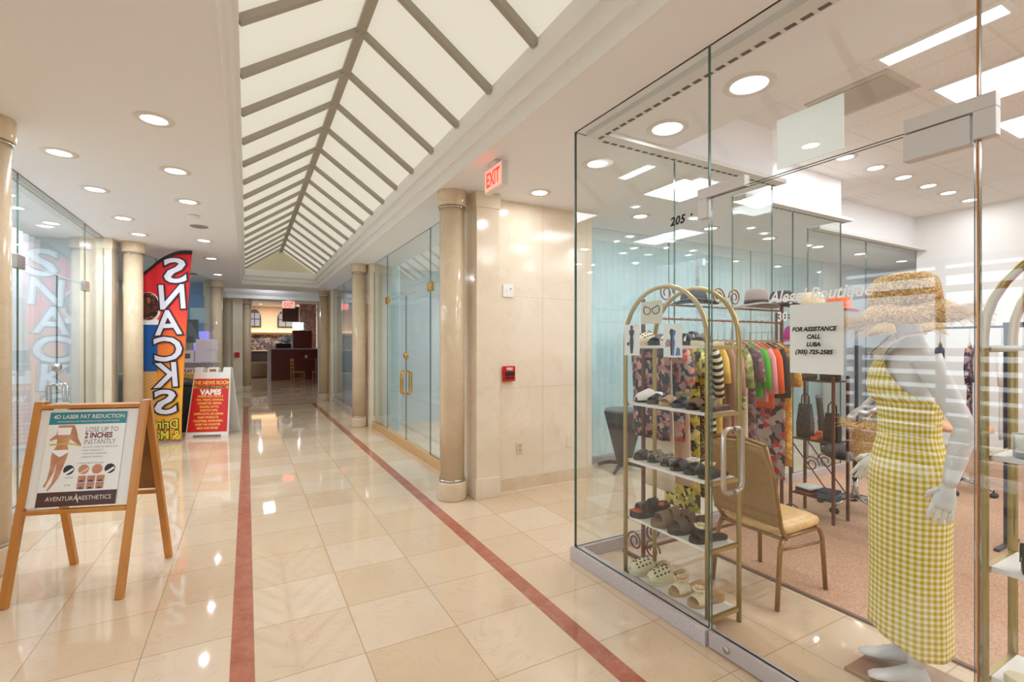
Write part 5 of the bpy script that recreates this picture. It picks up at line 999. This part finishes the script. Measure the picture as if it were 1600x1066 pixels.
for s in (-1, 1):
    obj('halter_strap', MB().tube([(.112, s*.072, 1.44), (.085, s*.075, 1.49), (.03, s*.066, 1.525), (-.03, s*.04, 1.535), (-.055, 0, 1.535)], .014, 8, flat=.5), GING, m1)
    obj('collar', MB().add([(.135, s*.01, 1.455), (.14, s*.085, 1.435), (.07, s*.085, 1.515), (.055, s*.05, 1.535), (.13, s*.012, 1.452), (.132, s*.084, 1.43), (.064, s*.082, 1.51), (.05, s*.048, 1.53)], [(0, 1, 2, 3), (4, 5, 6, 7), (0, 1, 5, 4), (1, 2, 6, 5), (2, 3, 7, 6)]), P('beige collar cloth', (226, 212, 190), .85), m1)
    obj('button', MB().ell((.146, s*.055, 1.435), (.006, .011, .011), 10, 6), P('navy button', (50, 56, 84), .4), m1)
STRAW = Pn('woven straw', [(.38, (166, 124, 74)), (.5, (206, 166, 108)), (.62, (232, 204, 152))], 110, .85, bmp=.5)
def straw_hat(loc, tilt, label, r=.2, fr=420, rz=0, group='straw hats on the mannequins'):
    t = thing('straw_hat', label, 'hat', loc, 0, group); t.rotation_euler = tilt
    obj('crown', MB().lathe([(.132, -.01), (.13, .05), (.122, .095), (.092, .125), (.04, .135), (.002, .136)], 32, caps=False), STRAW, t, sol=.004)
    obj('brim', MB().loft([[(q*math.cos(a), q*math.sin(a), z+.014*math.sin(3*a)*(q/r)) for a in (2*PI*j/40 for j in range(40))] for q, z in ((.13, -.006), (.165, -.03), (r, -.085))], caps=False), STRAW, t, sol=.003)
    m = MB()
    for i in range(fr):
        a = R.uniform(0, 2*PI); q = R.uniform(r*.82, r*1.0); z = -.085*(q-.13)/(r-.13); l = R.uniform(.04, .10); b = a+R.uniform(-.5, .5)
        p = Vector((q*math.cos(a), q*math.sin(a), z)); e = p+Vector((math.cos(b)*l, math.sin(b)*l, R.uniform(-.06, .03))); mid = (p+e)/2+Vector((0, 0, .012)); m.tube([p, mid, e], .0011, 3)
    o = obj('fringe', m, P('pale straw strands', (224, 190, 134), .8), t); o['kind'] = 'stuff'; return t
straw_hat((2.592, 1.056, 1.69), (.0, .08, M1R), 'wide fringed straw hat on the gingham mannequin', .22)
# second mannequin behind, white tee and black jacket
M2 = (4.33, 1.78, .01); 
m2 = mannequin(M2, M1R+.1, 'white mannequin in a white dress and black jacket holding a straw bag', [(1, arm_pts(1, (-.02, .25, 1.15), (.22, .30, 1.05)), (.3, .9, 0), True), (-1, arm_pts(-1, (.0, -.24, 1.15), (.2, -.16, 1.0)), (.3, -.9, 0), True)])
o = dress(m2, lambda c, s: 1.44-.04*max(0, c), lambda c, s: .42, WHC)
jb = MB(); jb.grid(lambda a, b: (lambda th, z: ((lerp_tab(DX, z)+.018)*math.cos(th)+(.018 if z > 1.25 else 0), (lerp_tab(DY, z)+.018)*math.sin(th), z))(.55+a*(2*PI-1.1), .95+.5*b), 40, 14)
obj('jacket', jb, P('black jacket cloth', (34, 32, 36), .8), m2, sol=.006)
for s in (-1, 1): obj('jacket_sleeve', MB().tube([(-.012, s*.165, 1.43), (-.015, s*.2, 1.33), (-.02 if s > 0 else 0, s*.247, 1.15)], [.066, .062, .056], 14), P('black jacket cloth', (34, 32, 36), .8), m2)
for s in (-1, 1): obj('cuff', MB().tube([(-.02, s*.25, 1.15), (.09, s*.27, 1.105) if s > 0 else (.09, -.205, 1.08)], [.056, .048], 14), P('black jacket cloth', (34, 32, 36), .8), m2)
straw_hat((4.322, 1.791, 1.685), (.0, .08, M1R), 'straw hat on the mannequin farther back, above the black jacket', .2, 260)
tag(obj('display_plate', MB().lathe([(.17, 0), (.17, .009)], 32), STEEL, loc=(4.33, 1.78, .0)), 'round steel plate under the farther mannequin', 'base')
c2, s2 = math.cos(M1R+.1), math.sin(M1R+.1)
bx, by = 4.33+c2*.285-s2*.335, 1.78+s2*.285+c2*.335
sb = thing('straw_bag', 'straw basket bag with a fringed rim hanging from the far mannequin hand', 'bag', (bx, by, .66), M1R+.1)
obj('body', MB().lathe([(.002, 0), (.09, .003), (.125, .03), (.14, .12), (.125, .20), (.15, .27)], 32, caps=False), STRAW, sb, sol=.006)
m = MB()
for i in range(260):
    a = R.uniform(0, 2*PI); l = R.uniform(.04, .085); p = Vector((.148*math.cos(a), .148*math.sin(a), .262)); e = p+Vector((math.cos(a+R.uniform(-.8, .8))*l, math.sin(a+R.uniform(-.8, .8))*l, R.uniform(-.02, .06))); m.tube([p, (p+e)/2+Vector((0, 0, .012)), e], .0014, 3)
obj('fringe', m, P('pale straw strands', (224, 190, 134), .8), sb)['kind'] = 'stuff'
for s in (-1, 1): obj('handle', MB().tube([(s*.08, .1, .26), (s*.05, .05, .33), (0, .0, .36), (s*-.0, -.05, .33), (s*.08, -.1, .26)], .006, 8), STRAW, sb)
m = MB()
for i in range(22): m.ell((.0-.1, -.13, .27-.017*i), (.0075, .0075, .0075), 8, 5)
o = obj('bead_chain', m, P('wooden beads', (150, 112, 66), .4), sb); o['kind'] = 'stuff'
